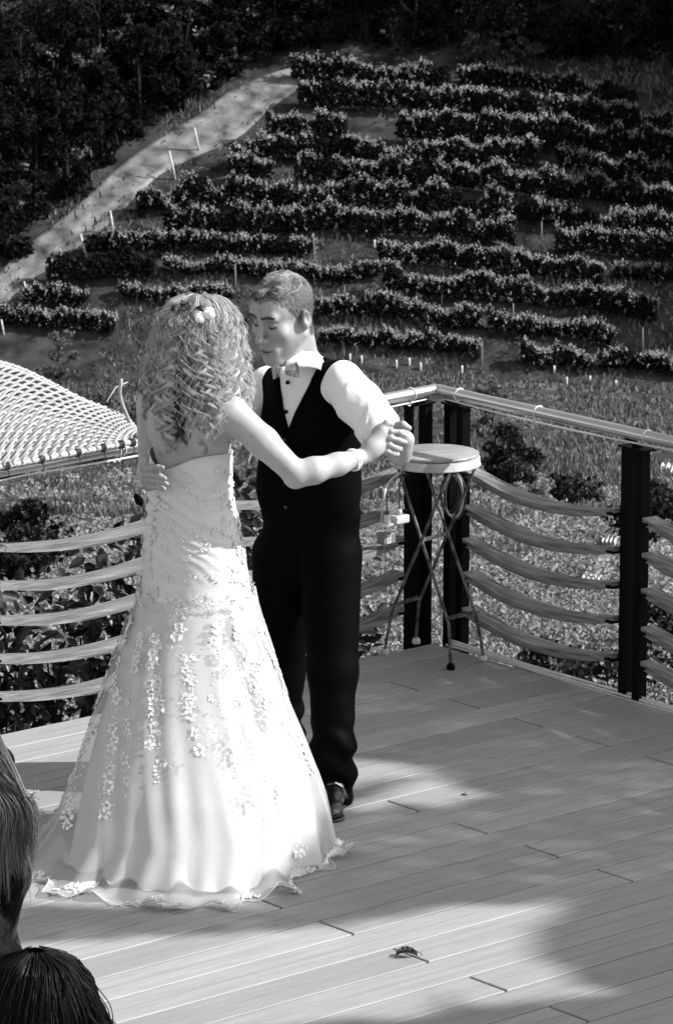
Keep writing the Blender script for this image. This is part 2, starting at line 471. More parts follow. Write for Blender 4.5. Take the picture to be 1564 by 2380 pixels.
def build_row(label, pts, hgt, seed):
    rg = np.random.default_rng(seed)
    pts = np.array(pts); seg = np.linalg.norm(np.diff(pts, axis=0), axis=1); L = seg.sum()
    n = max(8, int(L/6))
    s = np.concatenate([[0], np.cumsum(seg)])
    u = np.linspace(0, L, n)
    xs = np.interp(u, s, pts[:, 0]); ys = np.interp(u, s, pts[:, 1])
    base = np.array([hit(x, y+hgt*37.0, y0=100) for x, y in zip(xs, ys)])
    mid = base[n//2].copy()
    root = empty('vine_row', mid, label, 'vine row', 'vine rows on the hillside')
    cum = np.concatenate([[0], np.cumsum(np.linalg.norm(np.diff(base, axis=0), axis=1))]); LL = cum[-1]
    m = int(LL*430*hgt)
    t = rg.random(m)*LL
    c = np.stack([np.interp(t, cum, base[:, k]) for k in range(3)], 1)
    prof = 0.74+0.22*vnoise(np.stack([t*0.9, 0*t+seed*3.1, 0*t], -1))+0.22*vnoise(np.stack([t*2.6, 0*t+seed*1.7, 0*t+9], -1))
    prof = np.clip(prof, 0.12, 1.15)
    q = rg.random(m)
    hh = hgt*(0.16+0.92*prof*q**0.75)
    wd = 0.36*np.sqrt(np.clip(1-(2*q-0.9)**2, 0.08, 1))
    an = rg.random(m)*2*math.pi; rr = np.sqrt(rg.random(m))
    c = c+np.stack([wd*rr*np.cos(an)*0.4, wd*rr*np.sin(an), hh], 1)
    keep = rg.random(m) < np.clip(0.35+1.2*(prof-0.25), 0.12, 1)
    c = c[keep]
    Vv, Ff = leaves(c, 0.10, (0.15, 0.0, 0.8), 0.7, 0.7, rg)
    mesh_obj('foliage', Vv, Ff, M_vine, root, False)
    # shoots along the row top, sunlight put into their pale colour
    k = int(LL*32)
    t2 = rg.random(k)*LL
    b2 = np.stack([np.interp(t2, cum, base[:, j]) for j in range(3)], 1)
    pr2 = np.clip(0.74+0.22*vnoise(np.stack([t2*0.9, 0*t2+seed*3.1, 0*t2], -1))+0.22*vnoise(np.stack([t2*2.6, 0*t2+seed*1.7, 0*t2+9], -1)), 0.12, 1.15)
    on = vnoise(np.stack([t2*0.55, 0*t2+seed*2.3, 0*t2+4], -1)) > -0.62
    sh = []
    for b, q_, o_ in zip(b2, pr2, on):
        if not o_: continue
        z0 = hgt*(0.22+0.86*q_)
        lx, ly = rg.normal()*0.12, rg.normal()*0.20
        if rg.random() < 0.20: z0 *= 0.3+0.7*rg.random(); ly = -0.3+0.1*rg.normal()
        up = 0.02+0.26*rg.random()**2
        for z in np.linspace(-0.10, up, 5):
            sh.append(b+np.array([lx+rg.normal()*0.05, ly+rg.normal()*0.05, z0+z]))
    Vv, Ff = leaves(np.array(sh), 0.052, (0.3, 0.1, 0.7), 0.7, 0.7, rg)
    mesh_obj('sun_painted_shoots', Vv, Ff, M_litshoot, root, False)
    for tt in np.arange(0.4, LL, 1.1):
        mb = MB()
        b = np.array([np.interp(tt, cum, base[:, j]) for j in range(3)])
        b2 = b+np.array([rg.normal()*0.05, 0, hgt*0.7])
        mb.tube([b-np.array([0, 0, 0.1]), (b+b2)/2+rg.normal(size=3)*0.03, b2], [0.035, 0.028, 0.02], 5)
        mb.obj('stem', M_stem, root)
for i, (lb, pts, hg) in enumerate(ROWS):
    build_row(lb, pts, hg*1.22, 100+i)

def stake(bx, by, tx, ty, m, label, cat='post', grp='stakes on the hillside', name='vineyard_stake', r=0.04):
    b = hit(bx, by, y0=60)
    t = P(tx, ty, b[1]-0.05)
    root = empty(name, b, label, cat, grp)
    mb = MB(); ax = nrm(t-b)
    mb.tube([b-ax*0.25, b+(t-b)*0.5, t], [r, r, r*0.92], 8)
    mb.obj('shaft', m, root)
    mc = MB(); mc.tube([t, t+ax*0.03], [r*1.08, r*0.8], 8); mc.obj('cap', m, root)
for bx, by, tx, ty, lb in [
  (464, 352, 452, 297, 'white stake beside the track, highest of the white ones'),
  (408, 418, 394, 351, 'white stake in the grass, second highest along the track'),
  (332, 490, 325, 452, 'short white stake at the head of a dark vine row'),
  (265, 545, 257, 491, 'white stake by the track between two vine rows'),
  (202, 600, 188, 545, 'white stake leaning right beside the widest part of the track'),
  (71, 708, 57, 655, 'white stake near the lower end of the track'),
  (10, 778, 4, 744, 'pale stake at the left edge above the wicker canopy')]:
    stake(bx, by, tx, ty, M_pale, lb, r=0.05)
for bx, by, tx, ty, lb in [
  (277, 346, 266, 289, 'thin leaning stake in front of the dark wood, highest there'),
  (157, 431, 142, 367, 'thin pale stake against the dark wood left of the track'),
  (98, 478, 90, 403, 'tall thin stake at the edge of the dark wood, farthest left'),
  (218, 386, 209, 341, 'dim thin stake between two brighter ones by the dark wood')]:
    stake(bx, by, tx, ty, M_grey, lb, r=0.035)
for bx, by, tx, ty, lb in [
  (732, 616, 729, 550, 'grey post at the right end of the low vine row'),
  (548, 676, 547, 617, 'grey post just above the groom hair'),
  (318, 704, 319, 660, 'grey post carrying the thin trailing vine row'),
  (272, 766, 271, 728, 'grey post at the right end of the low left vine row'),
  (924, 548, 924, 498, 'left one of two close grey posts in the seventh vine row'),
  (943, 556, 942, 506, 'right one of two close grey posts in the seventh vine row'),
  (1259, 589, 1258, 516, 'thin grey post standing in the grassy gap'),
  (1529, 729, 1529, 691, 'grey post at the right end of the ninth vine row'),
  (1493, 832, 1493, 762, 'tall grey post near the right edge above the handrail'),
  (1120, 861, 1120, 793, 'grey post among the lowest sparse vines'),
  (1192, 745, 1192, 706, 'short grey post in the ragged tenth vine row'),
  (1026, 709, 1027, 664, 'grey post right of the groom head')]:
    stake(bx, by, tx, ty, M_grey, lb, r=0.035)
for i, (x, y) in enumerate([(813, 842), (840, 846), (921, 856), (951, 852), (977, 862), (1073, 868), (1287, 868), (1316, 895), (1370, 893), (1430, 903), (870, 575), (888, 580)]):
    b = hit(x, y, y0=60)
    root = empty('tree_guard', b, 'short pale protective tube round a young vine', 'tree guard', 'pale tubes round young vines')
    root['label'] = ['short pale tube round a young vine on the lower slope', 'short pale tube round a young vine on the lower slope'][0] if i < 10 else 'small pale tube at the left end of the eighth vine row'
    mb = MB(); hh = 0.42
    mb.lathe(b, [(0.05, -0.05), (0.055, 0.1), (0.052, hh), (0.042, hh), (0.042, hh-0.05)], 8)
    mb.obj('sleeve', M_pale, root)
    mc = MB(); mc.tube([b+[0.06, 0, -0.05], b+[0.065, 0, hh+0.15]], 0.012, 5); mc.obj('stake', M_stem, root)

# ================================================================== trees and bushes
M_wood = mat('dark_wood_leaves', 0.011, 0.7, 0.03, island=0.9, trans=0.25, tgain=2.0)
M_woodlit = mat('sun_painted_wood_leaves', 0.14, 0.6, 0.1, island=0.8, trans=0.3, tgain=1.5)  # lighter tone stands for sun highlights on the wood
M_bark = mat('bark', 0.012, 0.9, 0.2, noise=0.4, nscale=5)
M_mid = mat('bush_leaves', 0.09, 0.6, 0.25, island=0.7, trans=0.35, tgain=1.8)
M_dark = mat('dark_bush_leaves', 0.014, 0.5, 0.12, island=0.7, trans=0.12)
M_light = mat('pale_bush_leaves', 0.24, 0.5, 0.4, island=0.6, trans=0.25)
def tree(b, hgt, wid, m, label, seed, n=2600, leaf=0.17, name='forest_tree', grp='trees of the dark wood', cat='tree', low=0.02, cl=0.30, ncl=26):
    rg = np.random.default_rng(seed); b = np.asarray(b, float)
    root = empty(name, b, label, cat, grp)
    mb = MB()
    lean = np.array([rg.normal()*0.04, rg.normal()*0.04, 1.0])
    tp = [b-np.array([0, 0, 0.3])]+[b+lean*hgt*k+np.array([rg.normal()*0.05, rg.normal()*0.05, 0]) for k in (0.2, 0.45, 0.7, 0.9)]
    r0 = 0.022*hgt
    mb.tube(tp, [r0*1.3, r0, r0*0.75, r0*0.45, r0*0.15], 8)
    cs = []
    for i in range(ncl):
        z = low+(0.96-low)*rg.random()
        env = wid*np.sqrt(np.clip(1-((z-0.50)/0.52)**2, 0.05, 1))
        a = rg.random()*2*math.pi; r = env*np.sqrt(rg.random())*0.85
        c = b+np.array([r*math.cos(a), r*math.sin(a), z*hgt])
        cs.append((c, cl*wid*(0.6+0.8*rg.random())))
        st = b+lean*hgt*max(0.1, z-0.18)
        mb.tube([st, (st+c)/2+rg.normal(size=3)*0.08*wid, c], [r0*0.35, r0*0.22, r0*0.08], 5)
    mb.obj('trunk', M_bark, root)
    pts = []
    for c, r in cs:
        k = n//ncl
        d = nrmr(rg.normal(size=(k, 3)))*(rg.random((k, 1))**0.45)*r*np.array([1, 1, 0.75])
        pts.append(c+d)
    Vv, Ff = leaves(np.concatenate(pts), leaf, (0, -0.05, 0.55), 0.85, 0.6, rg)
    mesh_obj('crown', Vv, Ff, m, root, False)
    return root
wood = [  # base x, y (picture), height, half width
 (15, 600, 5.0, 2.2), (85, 500, 6.0, 2.4), (160, 445, 6.5, 2.4), (240, 385, 6.0, 2.2), (330, 318, 6.0, 2.3), (425, 258, 5.5, 2.2), (500, 205, 5.0, 2.0),
 (-40, 480, 8.0, 3.0), (40, 380, 8.5, 3.0), (140, 330, 8.0, 3.0), (230, 270, 8.5, 3.0), (330, 205, 8.0, 3.0), (440, 165, 7.5, 2.8), (555, 150, 6.5, 2.4), (640, 125, 6.0, 2.4),
 (0, 260, 9.0, 3.4), (110, 190, 9.0, 3.4), (240, 130, 9.0, 3.4), (370, 90, 9.0, 3.4), (500, 60, 9.0, 3.4), (620, 40, 9.0, 3.4),
 (740, 110, 6.5, 2.6), (850, 105, 6.0, 2.6), (960, 110, 6.5, 2.8), (1070, 112, 6.0, 2.8), (1190, 120, 6.5, 2.8), (1310, 130, 6.5, 3.0), (1430, 140, 6.0, 3.0), (1560, 150, 6.5, 3.2),
 (700, 20, 9, 3.6), (820, 10, 9, 3.6), (960, 10, 9, 3.6), (1100, 10, 9, 3.6), (1240, 15, 9, 3.6), (1390, 20, 9, 3.6), (1540, 25, 9, 3.6)]
for i, (x, y, hg, wd) in enumerate(wood):
    b = hit(x, y, y0=120)
    if x < 680:
        lb = ('dark leafy tree at the upper edge of the dirt track' if i < 7 else 'dark tree deeper in the wood at the upper left' if i < 15 else 'dark tree at the top left of the wood')
    else:
        lb = 'nearly black tree in the shaded wood above the vineyard' if y > 60 else 'nearly black tree at the top edge of the wood'
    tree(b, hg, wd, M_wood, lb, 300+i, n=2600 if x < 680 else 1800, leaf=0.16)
for i, (x, y, hg, wd) in enumerate([(1100, 150, 1.7, 0.8), (1150, 150, 2.2, 0.9), (1205, 155, 2.3, 0.9), (1245, 160, 1.6, 0.7)]):
    tree(hit(x, y, y0=120), hg, wd, M_mid, 'grey feathery bush standing before the black wood above the vines', 360+i, n=900, leaf=0.11, name='pale_bush', grp='grey bushes at the top of the vineyard', cat='bush', low=0.05, ncl=14)
tree(hit(903, 110, y0=120), 5.0, 0.6, M_mid, 'slender grey poplar before the black wood', 380, n=700, leaf=0.12, name='poplar_tree', grp=None, low=0.1, ncl=18)
for i, (x, y, hg, wd) in enumerate([(75, 320, 6.5, 2.2), (215, 300, 5.0, 1.6), (440, 215, 6.5, 2.4), (300, 200, 6.0, 2.2), (560, 150, 6.0, 2.0), (480, 110, 5.5, 2.0), (20, 520, 4.5, 1.8), (150, 420, 3.5, 1.3), (1440, 110, 5, 1.8)]):
    tree(hit(x, y, y0=120)-np.array([0, 0.4, 0.2]), hg, wd, M_woodlit, 'sparse tree with sunlight put into its pale leaves, among the dark trees of the wood', 340+i, n=900, leaf=0.12, name='sparse_tree', ncl=30, cl=0.2)
# tall trees added outside the frame on the right, to shade the top slope
for i, (x, Y, hg) in enumerate([(29, 214, 16), (35, 220, 19), (43, 212, 19), (38, 228, 20), (49, 222, 20), (29, 226, 16), (34, 206, 15), (51, 214, 20), (27, 220, 15)]):
    tree(np.array([x, Y, terr(x, Y)]), hg, 5.0, M_wood, 'tall dark tree added for its shade right of the vineyard, outside the picture', 390+i, n=9000, leaf=0.42)

# sapling and bushes between the vineyard and the terrace
tree(hit(140, 912, y0=60), 3.1, 1.15, M_mid, 'light leafy sapling behind the top of the wicker canopy', 401, n=900, leaf=0.10, name='sapling', grp=None, cat='young tree', low=0.25, ncl=18)
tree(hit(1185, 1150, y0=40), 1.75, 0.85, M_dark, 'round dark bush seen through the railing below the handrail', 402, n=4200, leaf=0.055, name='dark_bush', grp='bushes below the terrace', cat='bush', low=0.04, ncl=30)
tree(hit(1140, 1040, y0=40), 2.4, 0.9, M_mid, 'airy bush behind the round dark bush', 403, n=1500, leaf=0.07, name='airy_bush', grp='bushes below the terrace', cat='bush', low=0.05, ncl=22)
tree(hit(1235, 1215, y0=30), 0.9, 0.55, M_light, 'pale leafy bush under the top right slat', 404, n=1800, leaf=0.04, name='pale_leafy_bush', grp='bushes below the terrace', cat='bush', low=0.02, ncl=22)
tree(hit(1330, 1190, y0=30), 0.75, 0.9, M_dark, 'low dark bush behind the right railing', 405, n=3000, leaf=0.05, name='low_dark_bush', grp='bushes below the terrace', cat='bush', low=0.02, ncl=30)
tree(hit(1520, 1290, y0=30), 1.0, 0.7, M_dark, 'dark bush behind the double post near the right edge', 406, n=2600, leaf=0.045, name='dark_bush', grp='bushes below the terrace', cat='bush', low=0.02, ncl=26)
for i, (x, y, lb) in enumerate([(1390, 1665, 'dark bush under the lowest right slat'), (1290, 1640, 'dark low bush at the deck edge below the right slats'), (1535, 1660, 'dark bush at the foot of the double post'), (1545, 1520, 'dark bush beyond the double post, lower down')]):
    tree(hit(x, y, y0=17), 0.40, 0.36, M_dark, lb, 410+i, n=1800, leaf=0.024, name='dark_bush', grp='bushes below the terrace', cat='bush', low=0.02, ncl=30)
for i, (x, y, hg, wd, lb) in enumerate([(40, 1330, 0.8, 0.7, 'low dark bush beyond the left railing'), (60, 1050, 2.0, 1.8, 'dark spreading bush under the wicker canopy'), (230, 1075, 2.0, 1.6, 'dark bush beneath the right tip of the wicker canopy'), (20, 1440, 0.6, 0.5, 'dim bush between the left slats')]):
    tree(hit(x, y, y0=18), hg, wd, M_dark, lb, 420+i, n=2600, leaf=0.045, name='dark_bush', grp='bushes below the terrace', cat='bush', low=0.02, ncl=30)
# leafy dark shrub close behind the left railing
rg = np.random.default_rng(77)
M_shrub = mat('shrub_leaves', 0.014, 0.42, 0.4, island=0.6, trans=0.1)
sb = np.array([-0.85, 15.2, terr(-0.85, 15.2)])
root = empty('leafy_shrub', sb, 'dark big-leaved shrub close behind the left slats', 'shrub')
mb = MB(); pts = []
for i in range(230):
    x = -1.9+2.0*rg.random(); top = -0.25+0.75*np.clip((x+1.5)/0.95, 0, 1)*np.clip((0.25-x)/0.4, 0, 1)
    top = top-0.45*rg.random()**2
    p0 = np.array([x+rg.normal()*0.12, 15.0+rg.random()*0.6, sb[2]-0.1]); p1 = np.array([x, 14.75+0.7*rg.random(), top])
    pm = (p0+p1)/2+rg.normal(size=3)*0.08
    c = spline([p0, pm, p1], 14)
    if i % 3 == 0: mb.tube(c[::3], np.linspace(0.012, 0.004, 5), 5)
    for q in c[2:]:
        pts.append(q+rg.normal(size=(4, 3))*0.06)
mb.obj('stem', M_bark, root)
Vv, Ff = leaves(np.concatenate(pts), 0.036, (0.1, -0.35, 0.6), 0.6, 0.5, rg, six=True)
mesh_obj('foliage', Vv, Ff, M_shrub, root, False)

# weeds and grass: nobody could count them
M_weed = mat('weed_leaves', 0.20, 0.65, 0.2, island=0.6, trans=0.25)
M_grass = mat('grass_blades', 0.12, 0.6, 0.3, island=0.7, trans=0.2)
rg = np.random.default_rng(8)
def scatter(n, y0, y1, f=1.15):
    """points on the terrain inside the view, thicker where near"""
    u = rg.random(n); Y = y0*(y1/y0)**u
    x = (rg.random(n)*2-1)*(782/F)*Y*f
    return np.stack([x, Y, terr(x, Y)], 1)
C = scatter(300000, 17, 100)
dn = fbm(np.stack([C[:, 0]*1.1, C[:, 1]*0.35, 0*C[:, 0]], -1), 4)
C = C[dn > -1.15]
dn = dn[dn > -1.15]
h_ = 0.06+(0.05+0.30*np.clip(dn+0.4, 0, 1))*rg.random(len(C))
C[:, 2] += h_
Vv, Ff = leaves(C, 0.00065*C[:, 1]*(0.5+0.9*rg.random(len(C)))+0.005, (0.2, -0.2, 0.5), 0.9, 0.5, rg)
tag(mesh_obj('weeds', Vv, Ff, M_weed, None, False), 'sunlit weeds covering the slope below the terrace', 'weeds', kind='stuff')
C = scatter(260000, 70, 240)
_px, _py = topic(C)
_lx = np.interp(_py, tl[::-1, 1], tl[::-1, 0]); _rx = np.interp(_py, tr[::-1, 1], tr[::-1, 0])
_jt = 4+70*rg.random(len(_px))**2.2
C = C[~((_px > _lx+_jt) & (_px < _rx-_jt) & (_py < 760) & (_py > 140))]
n = len(C)
d2 = fbm(np.stack([C[:, 0]*0.35, C[:, 1]*0.3, 0*C[:, 0]+5], -1), 3)
C = C[d2 > -0.15]; n = len(C)
hh = (0.05+0.35*np.clip(d2[d2 > -0.15]+0.15, 0, 1))*(0.4+0.9*rg.random(n)); w_ = 0.008+0.00032*C[:, 1]
tdir = rg.random(n)*math.pi*2
t = np.stack([np.cos(tdir), np.sin(tdir)*0.3, 0*tdir], 1)
ln = np.stack([rg.normal(size=n)*0.12, rg.normal(size=n)*0.12, hh], 1)
Vv = np.stack([C-t*w_[:, None], C+t*w_[:, None], C+ln+t*w_[:, None]*0.3, C+ln-t*w_[:, None]*0.3], 1).reshape(-1, 3)
tag(mesh_obj('grass', Vv, np.arange(n)[:, None]*4+np.array([[0, 1, 2, 3]]), M_grass, None, False), 'rough grass between the vine rows and below them', 'grass', kind='stuff')

# pale ribbed sheets lying in the weeds
M_sheet = mat('ribbed_sheet', 0.5, 0.6, 0.3, noise=0.4, nscale=9)
def ribbed(corners, label, nrib=4):
    c = [hit(x, y, y0=18)+np.array([0, 0, 0.16]) for x, y in corners]
    root = empty('ribbed_sheet', np.mean(c, 0), label, 'ribbed sheet', 'ribbed pale sheets in the weeds')
    n = nrib*8+1; V = []
    up = nrm(np.cross(c[1]-c[0], c[3]-c[0])); up = up if up[2] > 0 else -up
    wv = np.linalg.norm(c[1]-c[0])/nrib*0.28
    for i in range(n):
        a = i/(n-1)
        for th in (0, -0.02):
            for p, q in ((c[0], c[1]), (c[3], c[2])):
                V.append(p+(q-p)*a+up*(wv*math.sin(a*nrib*2*math.pi)+th))
    Fc = []
    for i in range(n-1):
        k = i*4
        Fc += [(k, k+4, k+5, k+1), (k+2, k+3, k+7, k+6), (k, k+2, k+6, k+4), (k+1, k+5, k+7, k+3)]
    Fc += [(0, 1, 3, 2), ((n-1)*4, (n-1)*4+2, (n-1)*4+3, (n-1)*4+1)]
    mesh_obj('sheet', V, Fc, M_sheet, root, False)
    mbb = MB(); m0 = (c[0]+c[3])/2; m1 = (c[1]+c[2])/2
    mbb.box((m0+m1)/2-up*0.06, (m1-m0)/2, nrm(c[3]-c[0])*0.03, up*0.03); mbb.obj('batten', M_bark, root, False)
ribbed([(1348, 1385), (1395, 1395), (1425, 1345), (1378, 1335)], 'ribbed pale sheet lying in the weeds behind the third right slat')
ribbed([(1395, 1290), (1430, 1296), (1455, 1250), (1420, 1245)], 'ribbed pale sheet just left of the double post')
ribbed([(1520, 1128), (1575, 1130), (1590, 1092), (1535, 1090)], 'ribbed pale sheet right of the double post, farther down the slope')

# ================================================================== deck
K = G(1010, 1494)
_th = math.radians(40.4)
U = np.array([math.cos(_th), math.sin(_th), 0]); W = np.array([math.sin(_th), -math.cos(_th), 0])   # along / across the boards
Z = np.array([0, 0, 1.0])
def D(u, v, z=0.0): return np.array([K[0], K[1], 0])+u*U+v*W+z*Z
M_deck = mat('deck_boards', 0.275, 0.6, 0.3, island=0.14, noise=0.10, nscale=3.0, nstretch=(1.2, 14, 1), detail=7, bump=0.25, bscale=4.0, bstretch=(4, 60, 1))
bwid = 0.1655; gap = 0.0090
groove = MB()
mb = MB()
def board(u0, u1, v0, v1):
    g = gap/2; c = 0.0025
    a = [(u0+g, v0+g), (u1-g, v0+g), (u1-g, v1-g), (u0+g, v1-g)]
    b = [(u0+g+c, v0+g+c), (u1-g-c, v0+g+c), (u1-g-c, v1-g-c), (u0+g+c, v1-g-c)]
    mb.add([D(*q, -0.024) for q in a]+[D(*q, -c) for q in a]+[D(*q, 0) for q in b],
           [(0, 3, 2, 1)]+[(i, (i+1) % 4, 4+(i+1) % 4, 4+i) for i in range(4)]+[(4+i, 4+(i+1) % 4, 8+(i+1) % 4, 8+i) for i in range(4)]+[(8, 9, 10, 11)])
for i in range(44):
    v0 = i*bwid; v1 = v0+bwid
    cuts = [-0.012-0.02*v0]
    j = -0.523 if i % 2 == 0 else -1.55
    while j > -10:
        cuts.append(j); j -= 2.017
    cuts.append(-10.2)
    for a, b in zip(cuts[1:], cuts[:-1]):
        # each board carries two shallow grooves: three slats joined
        board(a, b, v0, v1)
        for k in (0.5,):
            gv = v0+bwid*k
            groove.box(D((a+b)/2, gv, 0.0004), U*((b-a)/2-0.003), W*0.0007, Z*0.0003)
od = mb.obj('deck', M_deck, None, False, origin=D(0, 0))
od.data.transform(Matrix.Rotation(-_th, 4, 'Z')); od.rotation_euler = (0, 0, _th)
tag(od, kind='structure')
M_groove = mat('board_groove', 0.20, 0.8, 0.2)
tag(groove.obj('deck_groove', M_groove, None, False), kind='structure')
M_under = mat('deck_frame', 0.006, 0.9, 0.1)
mb = MB()
mb.box(D(-5.1, 3.63, -0.075), U*5.05, W*3.62, Z*0.02)
for k in range(8):
    mb.box(D(-0.3-1.3*k, 3.63, -0.19), U*0.04, W*3.6, Z*0.09)
for u, v in ((-0.3, 0.3), (-4, 0.3), (-8, 0.3), (-0.4, 4), (-0.5, 7), (-5, 4)):
    mb.box(D(u, v, -1.7), U*0.07, W*0.07, Z*1.45)
tag(mb.obj('deck_frame', M_under, None, False), kind='structure')

# ================================================================== railings
M_black = mat('black_painted_metal', 0.0015, 0.6, 0.06, noise=0.3, nscale=12)
M_steel = mat('steel_tube', 0.55, 0.30, 0.5, metal=0.85, noise=0.12, nscale=4, nstretch=(1, 1, 1))
M_stave = mat('weathered_stave', 0.17, 0.85, 0.15, noise=0.6, nscale=5.0, nstretch=(0.8, 14, 14), detail=10, bump=0.5, bscale=30.0, bstretch=(0.5, 9, 9), thresh=(0.3, 0.7))
M_tie = mat('cable_tie', 0.7, 0.5, 0.4)
M_rope = mat('clear_light_hose', 0.62, 0.25, 0.5)
apex = G(1013, 905, 1.0)
hl = G(310, 1037, 1.0); dL = nrm(hl-apex)
hr = G(1564, 1028, 0.985); dR = nrm(hr-apex)
A0 = np.array([0.325, 14.50, 0]); B0 = np.array([0.463, 14.46, 0])
C0 = G(1470, 1616); C0[2] = 0
pR = nrm(C0-B0); LR = np.linalg.norm(C0-B0)
L2 = G(-25, 1710); pL = nrm(np.array([L2[0], L2[1]+0.07, 0])-A0); LL_ = 0.98
def quad_basis(d):
    d = nrm(d); return d, nrm(np.cross(Z, d))
def post(root, base, d, off=0.0, left_short=False):
    d, q = quad_basis(d)
    mb = MB()
    for s in (0, 1):
        c = base+d*(off+s*(0.066 if left_short else 0.078))
        top = 0.915
        if left_short and s == 1:
            mb.box(c+Z*0.14, d*0.0235, q*0.0235, Z*0.53)
            mb.box(c+d*0.0195+Z*0.79, d*0.004, q*0.0235, Z*0.13)
        else:
            mb.box(c+Z*(top/2-0.2), d*0.019, q*0.019, Z*(top/2+0.2))
    p = mb.obj('post', M_black, root, False)
    mb = MB(); mb.box(base+d*(off+0.045)+Z*0.9185, d*0.072, q*0.030, Z*0.0035)
    mb.obj('cap', M_black, p, False)
    return base+d*(off+0.045)
def bracket(root, pc, rail):
    mb = MB()
    e = np.array([rail[0], rail[1], rail[2]-0.012])
    mb.tube(spline([pc+Z*0.921, pc+Z*0.94+(e-pc)*[.2, .2, 0], [e[0]*.7+pc[0]*.3, e[1]*.7+pc[1]*.3, 0.955], e], 12), 0.011, 8)
    mb.tube([pc+Z*0.922, pc+Z*0.928], 0.020, 10)
    mb.obj('bracket', M_black, root)
def stave(root, p0, p1, z, seed, sag=0.05, wid=0.080):
    rg = np.random.default_rng(seed)
    a = p0+Z*z; b = p1+Z*z; L = np.linalg.norm(b-a); d = nrm(b-a)
    n = 40; V = []
    for i in range(n):
        s = i/(n-1); x = s*L
        zz = -sag*4*s*(1-s)
        w = wid*(0.80+0.20*4*s*(1-s))/2
        e = [0.004*vnoise(np.array([x*9, seed*3.7+k, 1.5])) for k in range(4)]
        th = 0.0125
        V += [(x, -w+e[0], zz-th+e[2]*.5), (x, w+e[1], zz-th+e[3]*.5), (x, w+e[1], zz+th+e[3]*.5), (x, -w+e[0], zz+th+e[2]*.5)]
    V = np.array(V)
    Fc = [(4*i+j, 4*i+4+j, 4*i+4+(j+1) % 4, 4*i+(j+1) % 4) for i in range(n-1) for j in range(4)]+[(0, 1, 2, 3), (4*n-1, 4*n-2, 4*n-3, 4*n-4)]
    R = np.stack([d, np.cross(Z, d), Z], 1)
    o = mesh_obj('slat', V, Fc, M_stave, None, False)
    me = o.data
    o.parent = root
    mw = Matrix(np.vstack([np.hstack([R, (a-np.array(root.location))[:, None]]), [0, 0, 0, 1]]).tolist())
    o.matrix_local = mw
    for s, pp in ((1, a), (-1, b)):
        mbx = MB()
        mbx.box(pp+d*s*0.012-Z*0.008, d*0.02, np.cross(Z, d)*0.05, Z*0.004)
        mbx.obj('slat_clip', M_black, root, False)
ZS = [0.135, 0.268, 0.402, 0.536, 0.670]
def tie(root, p, d, dangle=True):
    d, q = quad_basis(d); a = np.linspace(0, 2*math.pi, 19)
    mb = MB(); r = 0.0245
    mb.tube([p+r*(math.cos(t)*q+math.sin(t)*Z)+d*0.003*math.sin(t) for t in a], 0.0022, 5, False)
    if dangle: mb.tube(spline([p-Z*r, p-Z*(r+0.02)+d*0.008, p-Z*(r+0.012)+d*0.022], 8), 0.0016, 5)
    mb.obj('cable_tie', M_tie, root)

# left railing
rl = empty('railing', A0, 'left railing of lit wavy wooden slats under a steel handrail, behind the couple', 'railing', 'railings round the deck')
LP = [A0+pL*k*1.06 for k in range(4)]
tops = []
for k in range(4):
    tops.append(post(rl, LP[k], pL, -0.02, left_short=(k == 0)))
for k in range(3):
    a = LP[k]+pL*(0.07+0.034); b = LP[k+1]-pL*(0.02+0.034)
    for i, z in enumerate(ZS):
        stave(rl, a-np.array([0.01, 0.02, 0]), b-np.array([0.01, 0.02, 0]), z+0.004*((i*7+k*3) % 3-1), 10*k+i)
mb = MB(); mb.tube([apex+np.array([0.0, 0, 0]), apex+dL*0.02, apex+dL*4.2], 0.0215, 20); mb.obj('handrail', M_steel, rl)
for k in range(4):
    t = np.dot(tops[k]-apex, dL); bracket(rl, tops[k], apex+dL*max(t, 0.05))
for xx in (975, 300, 288):
    g = G(xx, 912+(1013-xx)*0.187, 1.0); tie(rl, apex+dL*np.dot(g-apex, dL), dL)
mb = MB(); s = np.linspace(0.05, 4.0, 60)
mb.tube([apex+dL*a-Z*(0.029+0.008*abs(math.sin(a*3.1))) for a in s], 0.004, 6); mb.obj('light_hose', M_rope, rl)

# right railing
rr = empty('railing', B0, 'right railing of dark-fronted wavy slats running from the corner to the right edge', 'railing', 'railings round the deck')
ptops = [post(rr, B0, pR, -0.045), post(rr, C0, pR, -0.045), post(rr, C0+pR*LR, pR, -0.045)]
bs = [B0, C0, C0+pR*LR]
for k in range(2):
    a = bs[k]+pR*(0.045+0.03); b = bs[k+1]-pR*(0.045+0.03)
    for i, z in enumerate(ZS):
        stave(rr, a, b, z+0.004*((i*5+k) % 3-1), 60+10*k+i, sag=0.055, wid=0.085)
mb = MB(); mb.tube([apex, apex+dR*0.02, apex+dR*3.2], 0.0215, 20); mb.ball(apex, 0.0213, n=16); mb.obj('handrail', M_steel, rr)
for k in range(3):
    t = np.dot(ptops[k]-apex, dR); bracket(rr, ptops[k], apex+dR*max(t, 0.05))
for xx, yy in ((1074, 918), (1250, 957), (1492, 1011)):
    g = G(xx, yy, 0.995); tie(rr, apex+dR*np.dot(g-apex, dR), dR, False)
mb = MB(); s = np.linspace(0.04, 3.0, 70)
mb.tube([apex+dR*a-Z*(0.027+0.012*abs(math.sin(a*2.4))) for a in s], 0.004, 6); mb.obj('light_hose', M_rope, rr)
e0 = D(0.03, 0.02); e1 = D(-0.04, 1.6)
mb = MB()
for k in range(3):
    mb.tube([e0+(e1-e0)*a+U*(0.012+0.01*k+0.006*math.sin(a*9+k))+Z*(-0.012+0.007*k) for a in np.linspace(0, 1.6, 60)], 0.006, 6)
mb.obj('light_hose', M_rope, rr)

